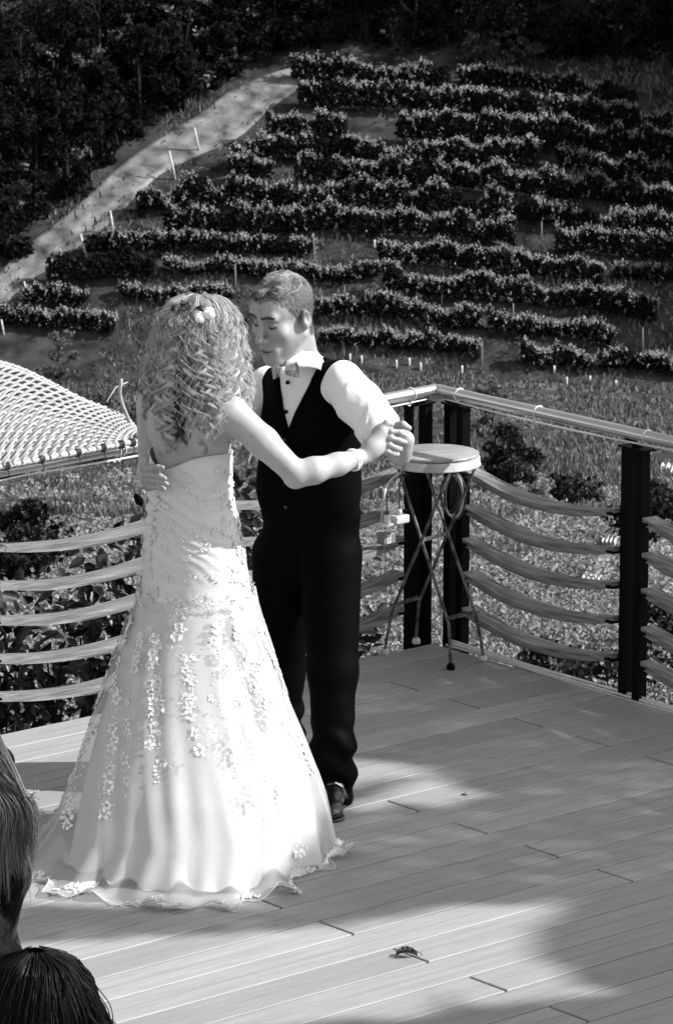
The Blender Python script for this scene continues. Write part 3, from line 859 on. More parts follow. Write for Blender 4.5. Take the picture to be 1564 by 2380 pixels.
# ================================================================== bar stool
M_iron = mat('worn_iron', 0.07, 0.6, 0.3, metal=0.0, noise=0.7, nscale=25, thresh=(0.4, 0.6))
M_seat = mat('worn_painted_wood', 0.27, 0.38, 0.5, noise=0.35, nscale=10, nstretch=(1, 5, 1), detail=7)
M_cream = mat('cream_paint', 0.36, 0.5, 0.4, noise=0.2, nscale=14, thresh=(0.4, 0.6))
feet = {k: G(*p) for k, p in dict(left=(895, 1520), back=(967, 1496), front=(1047, 1556), right=(1122, 1536)).items()}
sc0 = (feet['left']+feet['right']+feet['front']+feet['back'])/4
st = empty('bar_stool', sc0, 'round-topped iron bar stool with crossed thin legs in the deck corner', 'bar stool')
sc0 = G(1012, 1050, 0.79); sc0[2] = 0
HT = 0.79
mb = MB(); mb.lathe(sc0, [(0.158, HT-0.014), (0.163, HT-0.008), (0.163, HT-0.003), (0.158, HT), (0.001, HT)], 56); mb.obj('seat', M_seat, st)
mb = MB(); mb.lathe(sc0, [(0.155, HT-0.048), (0.170, HT-0.048), (0.1705, HT-0.044), (0.167, HT-0.041), (0.167, HT-0.018), (0.162, HT-0.0145), (0.1, HT-0.0145)], 56); mb.obj('rim_band', M_cream, st)
fc = sum(feet.values())/4
topp = {k: sc0+0.80*(f-fc)*[1, 1, 0]+Z*(HT-0.05) for k, f in feet.items()}
knee = {k: fc+0.86*(f-fc)+Z*0.17 for k, f in feet.items()}
opp = dict(front='left', left='front', back='right', right='back')
legpt = {}
for k, f in feet.items():
    t0 = topp[opp[k]]; kn = knee[k]
    m1 = kn+(f-fc)*0.13+Z*-0.05
    side = 0.005 if k in ('front', 'back') else -0.005
    pts = np.vstack([t0+(kn-t0)*np.linspace(0, 0.93, 10)[:, None], spline([kn, kn+(f-fc)*0.05-Z*0.05, f+Z*0.065-(f-fc)*0.03, f+Z*0.02], 12)])
    pts = pts+np.array([0, side, 0])
    legpt[k] = (t0, kn)
    mb = MB(); mb.tube(pts, 0.0062, 8); lg = mb.obj('leg', M_iron, st)
    mb = MB(); mb.lathe(f, [(0.015, 0), (0.0165, 0.004), (0.0165, 0.014), (0.010, 0.024)], 14); mb.obj('foot_cap', M_cream if k != 'front' else M_black, lg)
def crossing(a, b):
    t0, k0 = legpt[a]; t1, k1 = legpt[b]
    s = np.linspace(0, 1, 200); p = t0+(k0-t0)*s[:, None]; q = t1+(k1-t1)*s[:, None]
    dd = np.linalg.norm(p[:, None]-q[None], axis=-1); i, j = np.unravel_index(dd.argmin(), dd.shape); return (p[i]+q[j])/2
x1 = crossing('front', 'left'); x2 = crossing('back', 'right')
mb = MB(); mb.box((x1+x2)/2, (x2-x1)/2, nrm(np.cross(Z, x2-x1))*0.0025, Z*0.0075); mb.obj('stretcher', M_iron, st, False)
for a, b in (('left', 'back'), ('front', 'right')):
    p, q = knee[a]+Z*0.02, knee[b]+Z*0.02
    mb = MB(); mb.box((p+q)/2, (q-p)/2, nrm(np.cross(Z, q-p))*0.014, Z*0.003); mb.obj('stretcher', M_iron, st, False)

# cables and sockets at the corner
M_cord = mat('dark_cord', 0.03, 0.5, 0.4)
M_wcord = mat('pale_cord', 0.5, 0.5, 0.4)
M_plas = mat('white_plastic', 0.45, 0.4, 0.5)
M_gplas = mat('grey_plastic', 0.16, 0.5, 0.4)
cc = P(1050, 1146, 14.30)
co = empty('coiled_cable', cc, 'coil of dark and pale cable hung behind the stool legs', 'cable')
for k in range(6):
    a = np.linspace(0, 2*math.pi, 40)
    rx, rz = 0.034+0.0035*(k % 4), 0.070+0.004*k
    mb = MB(); mb.tube([cc+np.array([rx*math.cos(t)+0.0045*k-0.01, 0.006*math.sin(t*2+k)-0.004*k, rz*math.sin(t)-0.002*k]) for t in a], 0.0036, 6, False)
    mb.obj('loop', M_wcord if k in (2, 4) else M_cord, co)
def at_slat(x, y, i):           # on top of a left-railing slat
    g = G(x, y, ZS[i]+0.013); return g
sp = at_slat(928, 1216, 3); ux = -pL
ps = empty('power_strip', sp, 'white power strip lying on a slat left of the corner post', 'power strip')
mb = MB(); V_, Q_ = sdf_mesh([boxs(sp+Z*0.016, (0.034, 0.022, 0.016), np.stack([ux, np.cross(Z, ux), Z], 1), 0.006)], 0.003)
mesh_obj('housing', V_, Q_, M_plas, ps)
mb = MB(); mb.lathe(sp+Z*0.032, [(0.010, 0), (0.010, 0.016), (0.006, 0.022)], 14); pg = mb.obj('plug', M_plas, ps)
mb = MB(); mb.tube(spline([sp+Z*0.05, sp+Z*0.09, sp+Z*0.16+ux*0.002, sp+Z*0.23+ux*0.03], 14), 0.0028, 6); mb.obj('cord', M_cord, ps)
sp2 = at_slat(899, 1220, 3)
tr_ = empty('cable_plug', sp2, 'small white plug with a dark cord standing on the slat beside the strip', 'plug')
mb = MB(); mb.box(sp2+Z*0.004, ux*0.045, np.cross(Z, ux)*0.02, Z*0.004); mb.obj('base', M_plas, tr_, False)
mb = MB(); mb.lathe(sp2+Z*0.008, [(0.013, 0), (0.014, 0.004), (0.013, 0.026), (0.008, 0.030)], 14); mb.obj('plug', M_plas, tr_)
mb = MB(); mb.tube(spline([sp2+Z*0.036, sp2+Z*0.09, sp2+Z*0.13+ux*0.006, sp2+Z*0.17+ux*0.05, sp2+Z*0.21+ux*0.13], 16), 0.003, 6); mb.obj('cord', M_cord, tr_)
sb3 = G(897, 1250, ZS[3]-0.050)
sk = empty('socket_box', sb3, 'grey double socket box hanging under the slat left of the stool', 'socket box')
V_, Q_ = sdf_mesh([boxs(sb3, (0.030, 0.022, 0.022), np.stack([ux, np.cross(Z, ux), Z], 1), 0.005)], 0.003)
mesh_obj('housing', V_, Q_, M_gplas, sk)
nf = np.cross(ux, Z); nf = nf if nf[1] < 0 else -nf
mb = MB(); mb.box(sb3+nf*0.0225-ux*0.006, ux*0.010, nf*0.001, Z*0.017); fp = mb.obj('face_plate', M_plas, sk, False)
for zz in (-0.008, 0.0, 0.008):
    mb = MB(); mb.tube([sb3+nf*0.022-ux*0.006+Z*zz, sb3+nf*0.0245-ux*0.006+Z*zz], 0.0022, 8); mb.obj('socket', M_black, fp)
mb = MB(); mb.tube(spline([G(962, 1088, 0.74), G(935, 1096, 0.73), G(905, 1120, 0.69), G(893, 1150, 0.66), sb3+Z*0.03-nf*0.03], 30), 0.0042, 7)
tag(mb.obj('cable', M_wcord), 'pale cable arching down to the socket box left of the stool', 'cable')

# small things on the deck
M_leaf = mat('dry_leaf', 0.05, 0.7, 0.3, noise=0.4, nscale=40)
lf = G(945, 2224)
lo_ = empty('dry_leaf', lf, 'curled dry leaf lying on the sunlit boards near the front', 'leaf', None)
n = 14; V = []
for i in range(n):
    for j in range(5):
        s = i/(n-1); w = 0.021*math.sin(math.pi*min(1, s*1.02+0.02))**0.7*(1+0.25*math.sin(i*2.1)); q = (j-2)/2
        V.append(lf+np.array([(s-0.5)*0.062, q*w*0.9+0.004*math.sin(5*s), 0.004+0.014*q*q+0.008*math.sin(3.1*s)]))
Fc = [(i*5+j, i*5+j+1, i*5+j+6, i*5+j+5) for i in range(n-1) for j in range(4)]
mesh_obj('blade', V, Fc, M_leaf, lo_)
mb = MB(); mb.tube(spline([lf+np.array([0.02, 0.003, 0.01]), lf+np.array([0.035, 0.008, 0.012]), lf+np.array([0.046, 0.006, 0.003])], 8), 0.0013, 5); mb.obj('stalk', M_leaf, lo_)
tw = G(1081, 1848)
lo_ = empty('leaf_scrap', tw, 'tiny dark leaf scrap on the boards right of the shoe', 'leaf')
mb = MB()
mb.tube([tw+np.array([-0.012, 0, 0.003]), tw+np.array([0.010, -0.008, 0.003])], [0.003, 0.0012], 5)
mb.tube([tw+np.array([0.0, 0, 0.003]), tw+np.array([0.0, 0.012, 0.010])], [0.002, 0.001], 5); mb.obj('blade', M_leaf, lo_)

# ================================================================== wicker canopy
M_wick = mat('wicker_cane', 0.30, 0.45, 0.45, island=0.12, noise=0.2, nscale=30)
M_wrim = mat('wicker_rim', 0.42, 0.5, 0.4, noise=0.35, nscale=40)
wk = empty('wicker_canopy', P(20, 1090, 13.1), 'big pale wicker canopy lashed along its rim at the left edge', 'wicker canopy')
bot = lambda s: P(-330+s*(318-(-330)), 1148+s*(1026-1148), 12.35+0.75*s)
_top = spline([(-330, 870), (-170, 832), (-40, 838), (30, 852), (105, 885), (190, 930), (262, 958), (305, 985), (321, 1012)], 200)
def topc(s): q = _top[int(np.clip(s, 0, 1)*199)]; return P(q[0], q[1], 12.35+0.75*s+0.55*(1-s)**0.5)
def wsurf(s, t):
    a = bot(s); b = topc(s); p = a+(b-a)*t
    bul = math.sin(math.pi*t)*0.10*min(1, (1-s)*3)
    return p+np.array([0, -0.35, 0.9])*bul*0.55
def wn(s, t):
    e = 0.01
    return nrm(np.cross(wsurf(min(s+e, 1), t)-wsurf(max(s-e, 0), t), wsurf(s, min(t+e, 1))-wsurf(s, max(t-e, 0))))
ng = 36; SS = np.linspace(0, 0.985, ng); nrows = 12
mb = MB()
for i in range(nrows*2):          # pairs of canes running up from the rim, weaving over the ribs
    pass
nc = 74
for i in range(nc):               # canes: start on the rim, climb slanting to the right, end on the upper edge
    s0 = -0.25+1.22*i/(nc-1)
    pts = []
    for j in range(34):
        t = j/33
        s = s0+0.30*t**1.1*(1-0.45*max(0, s0))
        if s < 0 or s > 0.985: continue
        wv = 0.009*math.cos(t*nrows*math.pi+(i % 2)*math.pi)
        pts.append(wsurf(s, t)+wn(s, t)*wv)
    if len(pts) > 4:
        mb.tube(spline(pts, len(pts)*3), 0.0058, 6)
mb.obj('woven_cane', M_wick, wk)
mb = MB()
for j in range(1, nrows+1):       # ribs along the canopy
    t = j/nrows-0.5/nrows
    for dd in (-0.010, 0.010):
        pts = [wsurf(s, np.clip(t+dd*0.6, 0, 1)) for s in np.linspace(0, 0.985, 60)]
        mb.tube(pts, 0.0038, 6)
mb.obj('woven_rib', M_wick, wk)
mb = MB(); mb.tube([wsurf(s, 1.0) for s in np.linspace(0, 1, 80)], 0.010, 8); mb.tube([wsurf(s, 0.975)+np.array([0, -0.01, 0.0]) for s in np.linspace(0, 1, 80)], 0.007, 8)
mb.obj('upper_rim', M_wick, wk)
mb = MB(); ss = np.linspace(0, 1.0, 260)
mb.tube([bot(s) for s in ss], 0.0095*(1+0.10*np.sign(np.sin(ss*300))), 10); mb.obj('lower_rim', M_wrim, wk)
for s in (0.535, 0.66, 0.79, 0.88, 0.945, 0.985):
    p = bot(s); d = nrm(bot(1)-bot(0)); d_, q = quad_basis(d)
    for e in (0, 1, 2):
        a = np.linspace(0, 2*math.pi, 17)
        mb = MB(); mb.tube([p+d*0.0075*(e-1)+0.0130*(math.cos(t)*q+math.sin(t)*Z) for t in a], 0.0028, 6, False)
        if e == 0: mb.tube(spline([p-Z*0.013, p-Z*0.025+d*0.01, p-Z*0.045+d*0.004], 8), 0.002, 5)
        mb.obj('lashing', M_cord if e < 2 else M_wick, wk)
mb = MB(); pb = wsurf(0.93, 0.9)
mb.tube(spline([pb, P(311*0+281, 925, pb[1]), P(283, 880, pb[1])], 10), [0.006]*6+[0.007]*3+[0.004], 7)
mb.obj('loose_cane', M_wick, wk)
mb = MB(); mb.tube([P(248, 935, 13.5), P(270, 900, 13.6), P(297, 888, 13.65)], 0.0025, 5); mb.obj('loose_cane', M_wick, wk)

# ================================================================== people
def skin_mat(name, base):
    m = mat(name, base, 0.5, 0.35, 0.0, noise=0.06, nscale=30)
    n = m.node_tree.nodes; l = m.node_tree.links; b = n['Principled BSDF']
    at = n.new('ShaderNodeAttribute'); at.attribute_name = 'tone'
    src = b.inputs['Base Color'].links[0].from_socket
    mx = n.new('ShaderNodeVectorMath'); mx.operation = 'SCALE'
    l.new(src, mx.inputs[0]); l.new(at.outputs['Fac'], mx.inputs['Scale'])
    l.new(mx.outputs[0], b.inputs['Base Color'])
    b.inputs['Subsurface Weight'].default_value = 0.12
    b.inputs['Subsurface Radius'].default_value = (0.008, 0.008, 0.008)
    b.inputs['Subsurface Scale'].default_value = 1.0
    return m
def tone_mat(name, base, **k):
    m = mat(name, base, **k)
    n = m.node_tree.nodes; l = m.node_tree.links; b = n['Principled BSDF']
    at = n.new('ShaderNodeAttribute'); at.attribute_name = 'tone'
    src = b.inputs['Base Color'].links[0].from_socket
    mx = n.new('ShaderNodeVectorMath'); mx.operation = 'SCALE'
    l.new(src, mx.inputs[0]); l.new(at.outputs['Fac'], mx.inputs['Scale'])
    l.new(mx.outputs[0], b.inputs['Base Color'])
    return m
M_skin = skin_mat('skin', 0.36)
M_skin2 = skin_mat('skin_tanned', 0.32)
M_hairb = tone_mat('fair_curls', 0.56, rough=0.42, spec=0.5, trans=0.15)
M_hairg = tone_mat('short_fair_hair', 0.36, rough=0.45, spec=0.45, trans=0.1)
M_hairl = tone_mat('long_fair_hair', 0.10, rough=0.36, spec=0.4)
M_haird = tone_mat('dark_hair', 0.004, rough=0.38, spec=0.12)
M_satin = mat('white_satin', 0.56, 0.45, 0.4, noise=0.03, nscale=60, bump=0.12, bscale=45, bstretch=(1, 1, 2.5), sheen=0.2)
M_tulle = mat('white_tulle', 0.57, 0.8, 0.1, alpha=0.42, trans=0.0)
M_lace = mat('white_lace', 0.64, 0.7, 0.2, sheen=0.3)
M_shirt = mat('white_shirt', 0.74, 0.7, 0.25, bump=0.08, bscale=30)
M_vest = mat('black_wool', 0.0015, 0.85, 0.04)
M_trous = mat('black_trouser_cloth', 0.0012, 0.6, 0.03)
M_shoe = mat('black_leather', 0.006, 0.28, 0.5, coat=0.3)
M_buckle = mat('silver_buckle', 0.75, 0.2, 0.5, metal=0.9)
M_bow = mat('grey_bow_cloth', 0.30, 0.6, 0.3, noise=0.6, nscale=90, nstretch=(1, 1, 0.3), thresh=(0.42, 0.58))
M_gold = mat('ring_metal', 0.8, 0.2, 0.5, metal=0.9)
M_petal = mat('white_petal', 0.85, 0.5, 0.4)
M_lash = mat('dark_lash', 0.015, 0.6, 0.3)
M_jack = mat('glossy_black_jacket', 0.0015, 0.25, 0.10, bump=1.0, bscale=30, bstretch=(1, 1, 0.6))

def cyl(a, b, r, rd=0.006, k=0.01, s=1):
    a = np.asarray(a, float); b = np.asarray(b, float); L = np.linalg.norm(b-a); d = (b-a)/L
    def fn(X):
        q = X-a; t = q@d
        rr_ = np.linalg.norm(q-t[..., None]*d, axis=-1)
        e = np.stack([rr_-(r-rd), np.abs(t-L/2)-(L/2-rd)], -1)
        return np.linalg.norm(np.maximum(e, 0), axis=-1)+np.minimum(e.max(-1), 0)-rd
    return dict(fn=fn, k=k, s=s, bb=(np.minimum(a, b)-r, np.maximum(a, b)+r))
def wrinkle(V, Q, amp, scale, stretch=(1, 1, 1), seed=0.0, o=2):
    N = vnormals(V, Q)
    return V+N*(amp*fbm(V*np.asarray(stretch)*scale+seed, o))[:, None]
def relax(V, Q, n=2, w=0.5):
    for _ in range(n):
        A = np.zeros_like(V); c = np.zeros(len(V))
        for a, b in ((0, 1), (1, 2), (2, 3), (3, 0)):
            np.add.at(A, Q[:, a], V[Q[:, b]]); np.add.at(c, Q[:, a], 1)
            np.add.at(A, Q[:, b], V[Q[:, a]]); np.add.at(c, Q[:, b], 1)
        V = V+w*(A/np.maximum(c, 1)[:, None]-V)
    return V
def join(parts):
    V = []; Q = []; T_ = []; n = 0
    for v, q, t in parts:
        V.append(v); Q.append(q+n); T_.append(np.broadcast_to(t, (len(v),))); n += len(v)
    return np.concatenate(V), np.concatenate(Q), np.concatenate(T_)
def strands(paths, r, sides=3):
    """many thin tubes at once; paths (n, m, 3), r (n,) or (n, m)"""
    p = np.asarray(paths, float); n, m = p.shape[:2]
    r = np.asarray(r, float); r = np.broadcast_to(r[:, None] if r.ndim == 1 else r, (n, m))
    t = nrmr(np.gradient(p, axis=1))
    ref = np.array([0.31, 0.23, 0.92]); u = nrmr(np.cross(t, ref)); w = np.cross(t, u)
    a = np.arange(sides)*2*math.pi/sides
    V = p[:, :, None]+r[:, :, None, None]*(np.cos(a)[:, None]*u[:, :, None]+np.sin(a)[:, None]*w[:, :, None])
    i = (np.arange(n)[:, None, None]*m+np.arange(m-1)[None, :, None])*sides
    j = np.arange(sides)[None, None, :]
    Q = np.stack([i+j, i+(j+1) % sides, i+sides+(j+1) % sides, i+sides+j], -1).reshape(-1, 4)
    return V.reshape(-1, 3), Q

# ------------------------------------------------------------------ groom
YG = 12.47
OG = np.array([P(722, 1200, YG)[0], YG, 0])
yaw = math.radians(32)
gf = np.array([-math.sin(yaw), -math.cos(yaw), 0]); gr = np.array([-math.cos(yaw), math.sin(yaw), 0])
RG = np.stack([gr, gf, Z], 1)
def tp(x, y, z): return OG+gr*x+gf*y+Z*z
groom = empty('person', OG*[1, 1, 0], 'young man in black waistcoat, bow tie and rolled white sleeves, dancing with head bowed', 'person')
# head
hs = 1.07
hf = nrm([-0.69*0.95, -0.72*0.95, -0.31])
hx = nrm([-0.72, 0.69, 0.05]); hx = nrm(hx-np.dot(hx, hf)*hf); hz = np.cross(hx, hf)
RH = np.stack([hx, hf, hz], 1)
HC = P(660, 734, 12.36)
def hp(x, y, z): return HC+RH@(hs*np.array([x, y, z]))
def he(c, r, k=0.02, s=1): return ell(hp(*c), hs*np.array(r), RH, k, s)
def hcn(a, b, ra, rb, k=0.02, s=1): return cone(hp(*a), hp(*b), hs*ra, hs*rb, k, s)
nb = P(694, 822, 12.46)
face = [he((0, -0.012, 0.040), (0.076, 0.098, 0.086)), he((0, 0.025, -0.035), (0.060, 0.072, 0.085), 0.03), he((0, 0.050, 0.055), (0.056, 0.046, 0.045), 0.03)]
for s in (-1, 1):
    face += [hcn((s*0.060, -0.002, -0.050), (s*0.020, 0.074, -0.108), 0.018, 0.018, 0.03), he((s*0.043, 0.066, -0.018), (0.024, 0.024, 0.022), 0.03)]
face += [hcn((-0.040, 0.083, 0.039), (0.040, 0.083, 0.039), 0.0145, 0.0145, 0.015), he((0, 0.084, -0.110), (0.025, 0.022, 0.020), 0.02),
         he((0, 0.088, -0.070), (0.034, 0.018, 0.026), 0.02)]
for s in (-1, 1):
    face.append(he((s*0.031, 0.101, 0.016), (0.021, 0.022, 0.0130), 0.012, -1))
face += [hcn((0, 0.092, 0.024), (0, 0.117, -0.024), 0.0085, 0.0115, 0.012), he((0, 0.119, -0.030), (0.014, 0.013, 0.0115), 0.008)]
for s in (-1, 1):
    face += [he((s*0.0135, 0.106, -0.034), (0.008, 0.012, 0.008), 0.006), he((s*0.0065, 0.114, -0.0425), (0.0042, 0.006, 0.004), 0.004, -1),
             he((s*0.031, 0.0765, 0.012), (0.0150, 0.0145, 0.0130), 0.004)]
face += [he((0, 0.1005, -0.0655), (0.024, 0.0100, 0.0065), 0.006), he((0, 0.0985, -0.0785), (0.020, 0.0105, 0.0075), 0.006),
         he((0, 0.114, -0.0718), (0.026, 0.016, 0.0016), 0.003, -1)]
for s in (-1, 1):
    face += [he((s*0.081, -0.012, -0.002), (0.010, 0.019, 0.031), 0.006), he((s*0.078, -0.006, -0.020), (0.010, 0.010, 0.016), 0.006),
             he((s*0.0925, -0.009, 0.003), (0.0085, 0.010, 0.017), 0.004, -1)]
face += [cone(hp(0, -0.030, -0.040), nb, 0.060, 0.062, 0.03), cone(hp(0, 0.02, -0.085), nb+gf*0.03, 0.045, 0.045, 0.03)]
FV, FQ = sdf_mesh(face, 0.0031)
FV = relax(FV, FQ, 1, 0.4)
hl_ = ((FV-HC)@RH)/hs
x_, y_, z_ = hl_.T
ft = np.ones(len(FV))+0.06*fbm(hl_*60, 2)
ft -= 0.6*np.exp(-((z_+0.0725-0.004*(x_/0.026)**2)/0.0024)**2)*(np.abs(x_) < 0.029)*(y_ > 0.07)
ft -= 0.18*np.exp(-(((np.abs(x_)-0.031)/0.017)**2+((z_-0.018)/0.014)**2))*(y_ > 0.05)  # brow shade over the eye sockets, put into the skin tone
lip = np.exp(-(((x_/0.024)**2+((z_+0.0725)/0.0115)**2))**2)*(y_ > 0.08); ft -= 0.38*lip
def hairline(y): return np.interp(y, [-0.2, -0.09, -0.045, -0.020, 0.012, 0.030, 0.055, 0.075, 0.2], [-0.095, -0.090, -0.070, 0.010, -0.004, 0.045, 0.075, 0.092, 0.094])
scalp = np.clip((z_-hairline(y_))/0.012+0.5, 0, 1); ft -= 0.62*scalp
beard = np.exp(-(((z_+0.085)/0.045)**2))*(y_ > 0.0); ft -= 0.07*beard
# hands and forearms
Ec = P(884, 1000, 12.22); wr = P(930, 1056, 12.02)
hand_l = [cone(Ec, (Ec+wr)/2, 0.046, 0.044, 0.01), cone((Ec+wr)/2, wr, 0.044, 0.032, 0.01)]
pc = P(937, 1036, 11.995)
hand_l += [cone(wr, P(941, 1022, 11.99), 0.032, 0.030, 0.02), cone(P(925, 1040, 12.0), P(925, 1012, 12.0), 0.024, 0.022, 0.02), ell(pc, (0.025, 0.020, 0.036), None, 0.02)]
# thumb pointing up and right, fingers wrapped under her hand
hand_l += chain([P(921, 1008, 11.985), P(924, 990, 11.955), P(936, 987, 11.945), P(950, 995, 11.95)], [0.0135, 0.012, 0.0105, 0.0092])
for i, (xx, yy) in enumerate([(903, 1009), (899, 1022), (897, 1035), (899, 1047)]):
    hand_l += chain([P(928, yy+6, 12.01), P(908, yy+2, 12.03), P(xx-12, yy, 12.0)], [0.0105, 0.010, 0.0085], 0.006)
LV, LQ = sdf_mesh(hand_l, 0.0028)
RW = P(352, 1112, 11.93)
hand_r = [cone(P(430, 1015, 12.25), P(392, 1070, 12.10), 0.040, 0.036, 0.01), cone(P(392, 1070, 12.10), RW, 0.036, 0.027, 0.01), cone(P(350, 1108, 11.87), P(352, 1098, 11.82), 0.030, 0.026, 0.02), cone(P(352, 1125, 11.87), P(350, 1112, 11.83), 0.024, 0.024, 0.02)]
YB = 11.715
for a in [[(334, 1090, 11.80), (352, 1087.5, 11.745), (368, 1086, 11.722), (379, 1086.5, 11.713)],
          [(338, 1104, 11.80), (356, 1104, 11.735), (373, 1107, 11.712), (384, 1112, 11.703)],
          [(342, 1117, 11.80), (360, 1118, 11.735), (376, 1121, 11.712), (388, 1125, 11.703)],
          [(348, 1131, 11.80), (362, 1132, 11.745), (374, 1134, 11.725), (382, 1136, 11.715)]]:
    hand_r += chain([P(*q) for q in a], [0.0100, 0.0092, 0.0085, 0.0070], 0.006)
hand_r += chain([P(337, 1098, 11.80), P(333, 1080, 11.79), P(335, 1067, 11.795), P(342, 1058, 11.81)], [0.0125, 0.011, 0.0100, 0.0080], 0.008)
RV, RQ = sdf_mesh(hand_r, 0.0028)
# hidden trunk and legs, inside the clothes
hipL, hipR = P(768, 1290, 12.42), P(662, 1290, 12.53)
kneL, kneR = P(774, 1560, 12.33), P(652, 1560, 12.62)
ankL, ankR = P(772, 1815, 12.22), P(668, 1770, 12.70)
SL = P(797, 886, 12.36); SR = P(625, 893, 12.60)
trunk = [ell(tp(0, 0, 1.20), (0.15, 0.09, 0.22), RG, 0.05), ell(tp(0, 0, 0.95), (0.14, 0.09, 0.16), RG, 0.05), cone(SL, SR, 0.045, 0.045, 0.05), cone(nb, tp(0, -0.01, 1.32), 0.06, 0.08, 0.05),
         cone(SL, Ec, 0.045, 0.042, 0.02), cone(SR, P(520, 1000, 12.5), 0.045, 0.040, 0.02), cone(P(520, 1000, 12.5), P(430, 1015, 12.25), 0.04, 0.04, 0.02)]
for a, b, c in ((hipL, kneL, ankL), (hipR, kneR, ankR)):
    trunk += [cone(a, b, 0.075, 0.052, 0.04), cone(b, c, 0.052, 0.036, 0.02)]
TV, TQ = sdf_mesh(trunk, 0.014)
V, Q, tn = join([(FV, FQ, ft), (LV, LQ, 1.0), (RV, RQ, 0.92), (TV, TQ, 1.0)])
mesh_obj('body', V, Q, M_skin2, groom, True, None, tn)
mb = MB()
for s in (-1, 1):               # lash lines of the lowered lids
    pts = [hp(s*(0.031+0.0140*math.cos(a)), 0.0915-0.010*abs(math.cos(a))**2+0.0006, 0.0085-0.0045*math.sin(a)) for a in np.linspace(0.1, math.pi-0.1, 9)]
    mb.tube(pts, 0.0023, 5)
mb.obj('eyelash', M_lash, groom)
rg = np.random.default_rng(31)
pp = []; loc0 = ((FV-HC)@RH)/hs
for s in (-1, 1):
    for k in range(110):
        a = rg.random(); x = s*(0.013+0.040*a); z = 0.0385+0.009*math.sin(a*2.2)-0.006*a+rg.normal()*0.0016; y = 0.0975-0.55*max(0, abs(x)-0.022)**1.0*0.7
        d = np.array([s*0.008, -0.002, 0.001+rg.normal()*0.002])
        sel = np.where((loc0[:, 1] > 0.04))[0]; vi = sel[np.argmin((loc0[sel, 0]-x)**2+(loc0[sel, 2]-z)**2)]; y = loc0[vi, 1]+0.0012
        p0 = np.array([x, y, z]); pp.append([hp(*(p0+d*q)) for q in (-0.5, 0, 0.5)])
Vv, Qq = strands(np.array(pp), np.full(len(pp), 0.0011)); mesh_obj('eyebrow', Vv, Qq, M_hairg, groom, True, None, np.full(len(Vv), 0.13))
# hair
pp = []; rr_ = []; tn = []
FN = vnormals(FV, FQ); FN = FN*np.sign(((FN*(FV-HC)).sum(1)).mean())
loc_ = ((FV-HC)@RH)/hs; nloc = FN@RH
okv = np.where((loc_[:, 2] > hairline(loc_[:, 1])-0.008) & (loc_[:, 2] > -0.10) & (np.abs(loc_[:, 0]) < 0.0815) & ~((np.abs(loc_[:, 0]) > 0.066) & (loc_[:, 1] > -0.036) & (loc_[:, 1] < 0.012) & (loc_[:, 2] < 0.034)))[0]
while len(pp) < 12000:
    vi = okv[rg.integers(len(okv))]; p = loc_[vi]+rg.normal(size=3)*0.0012; d = nloc[vi]
    if p[2] < hairline(p[1])+0.004*rg.normal(): continue
    nn = d
    topw = np.clip((p[2]-0.085)/0.025, 0, 1)*np.clip((p[1]+0.085)/0.05, 0, 1)
    Lh = 0.009+0.021*topw*(0.6+0.6*rg.random())
    clump = np.array([vnoise(p*55+7), vnoise(p*55+21), vnoise(p*55+40)])
    fl = (np.array([0.35, 0.75, 0.12]) if topw > 0.3 else np.array([0, -0.25, -0.9]))+1.3*clump*topw+0.2*rg.normal(size=3)
    fl = fl-np.dot(fl, nn)*nn; fl = nrm(fl)
    lift = 0.55+0.35*vnoise(p*40+3) if topw > 0.3 else 0.25
    q = [p-nn*0.001+nn*lift*Lh*(s-0.5*s*s*topw)+fl*Lh*s*(0.5+0.5*s) for s in (0, 0.33, 0.66, 1.0)]
    pp.append([hp(*a) for a in q]); rr_.append(0.0008*np.array([1, 1, 0.85, 0.4]))
    tn.append((0.95+0.35*rg.normal()*0.5)*(1-0.93*np.clip(topw*(0.5+3.0*vnoise(p*34+12)), 0, 1)))
Vv, Qq = strands(np.array(pp), np.array(rr_)); mesh_obj('hair', Vv, Qq, M_hairg, groom, True, None, np.clip(np.repeat(tn, 12), 0.15, 1.6))

# shirt
ax = nrm(Ec-SL); La = np.linalg.norm(Ec-SL)
cuff0 = SL+ax*(La*0.80); cuff1 = SL+ax*(La*1.02)
shirt = [ell(tp(0, 0, 1.20), (0.165, 0.108, 0.24), RG, 0.04), cone(SL-Z*0.012, SR-Z*0.012, 0.056, 0.056, 0.04), cone(nb+Z*-0.01, tp(0, 0.0, 1.36), 0.058, 0.085, 0.03),
         cone(SL, SL+ax*La*0.5, 0.068, 0.071, 0.02), cone(SL+ax*La*0.4, SL+ax*La*0.92, 0.071, 0.066, 0.02), cone(SR, P(530, 995, 12.55), 0.062, 0.06, 0.02)]
SV, SQ = sdf_mesh(shirt, 0.006)
wt = np.clip(((SV-SL)@ax)/0.05, 0, 1)
N_ = vnormals(SV, SQ)
# diagonal drag folds of the sleeve
lt = (SV-SL)@ax; side_ = (SV-SL)@nrm(np.cross(ax, [0, 1, 0]))
SV = SV+N_*((wt*(0.011*np.clip(lt/0.2, 0.2, 1)*(1-np.abs(np.sin(lt*34+side_*26+2.2*vnoise(SV*11))))**2*np.clip(vnoise(SV*8+3)+0.7, 0, 1)+0.003*fbm(SV*22+4, 2))+0.0018*fbm(SV*25, 2))[:, None])
shirt_o = mesh_obj('shirt', SV, SQ, M_shirt, groom)
CV, CQ = sdf_mesh([cyl(cuff0, cuff1, 0.0735, 0.008), cyl(cuff1-ax*0.03, cuff1+ax*0.02, 0.055, 0.004, 0.002, -1)], 0.0035)
CV = wrinkle(CV, CQ, 0.0035, 18)
mesh_obj('rolled_cuff', CV, CQ, M_shirt, shirt_o)
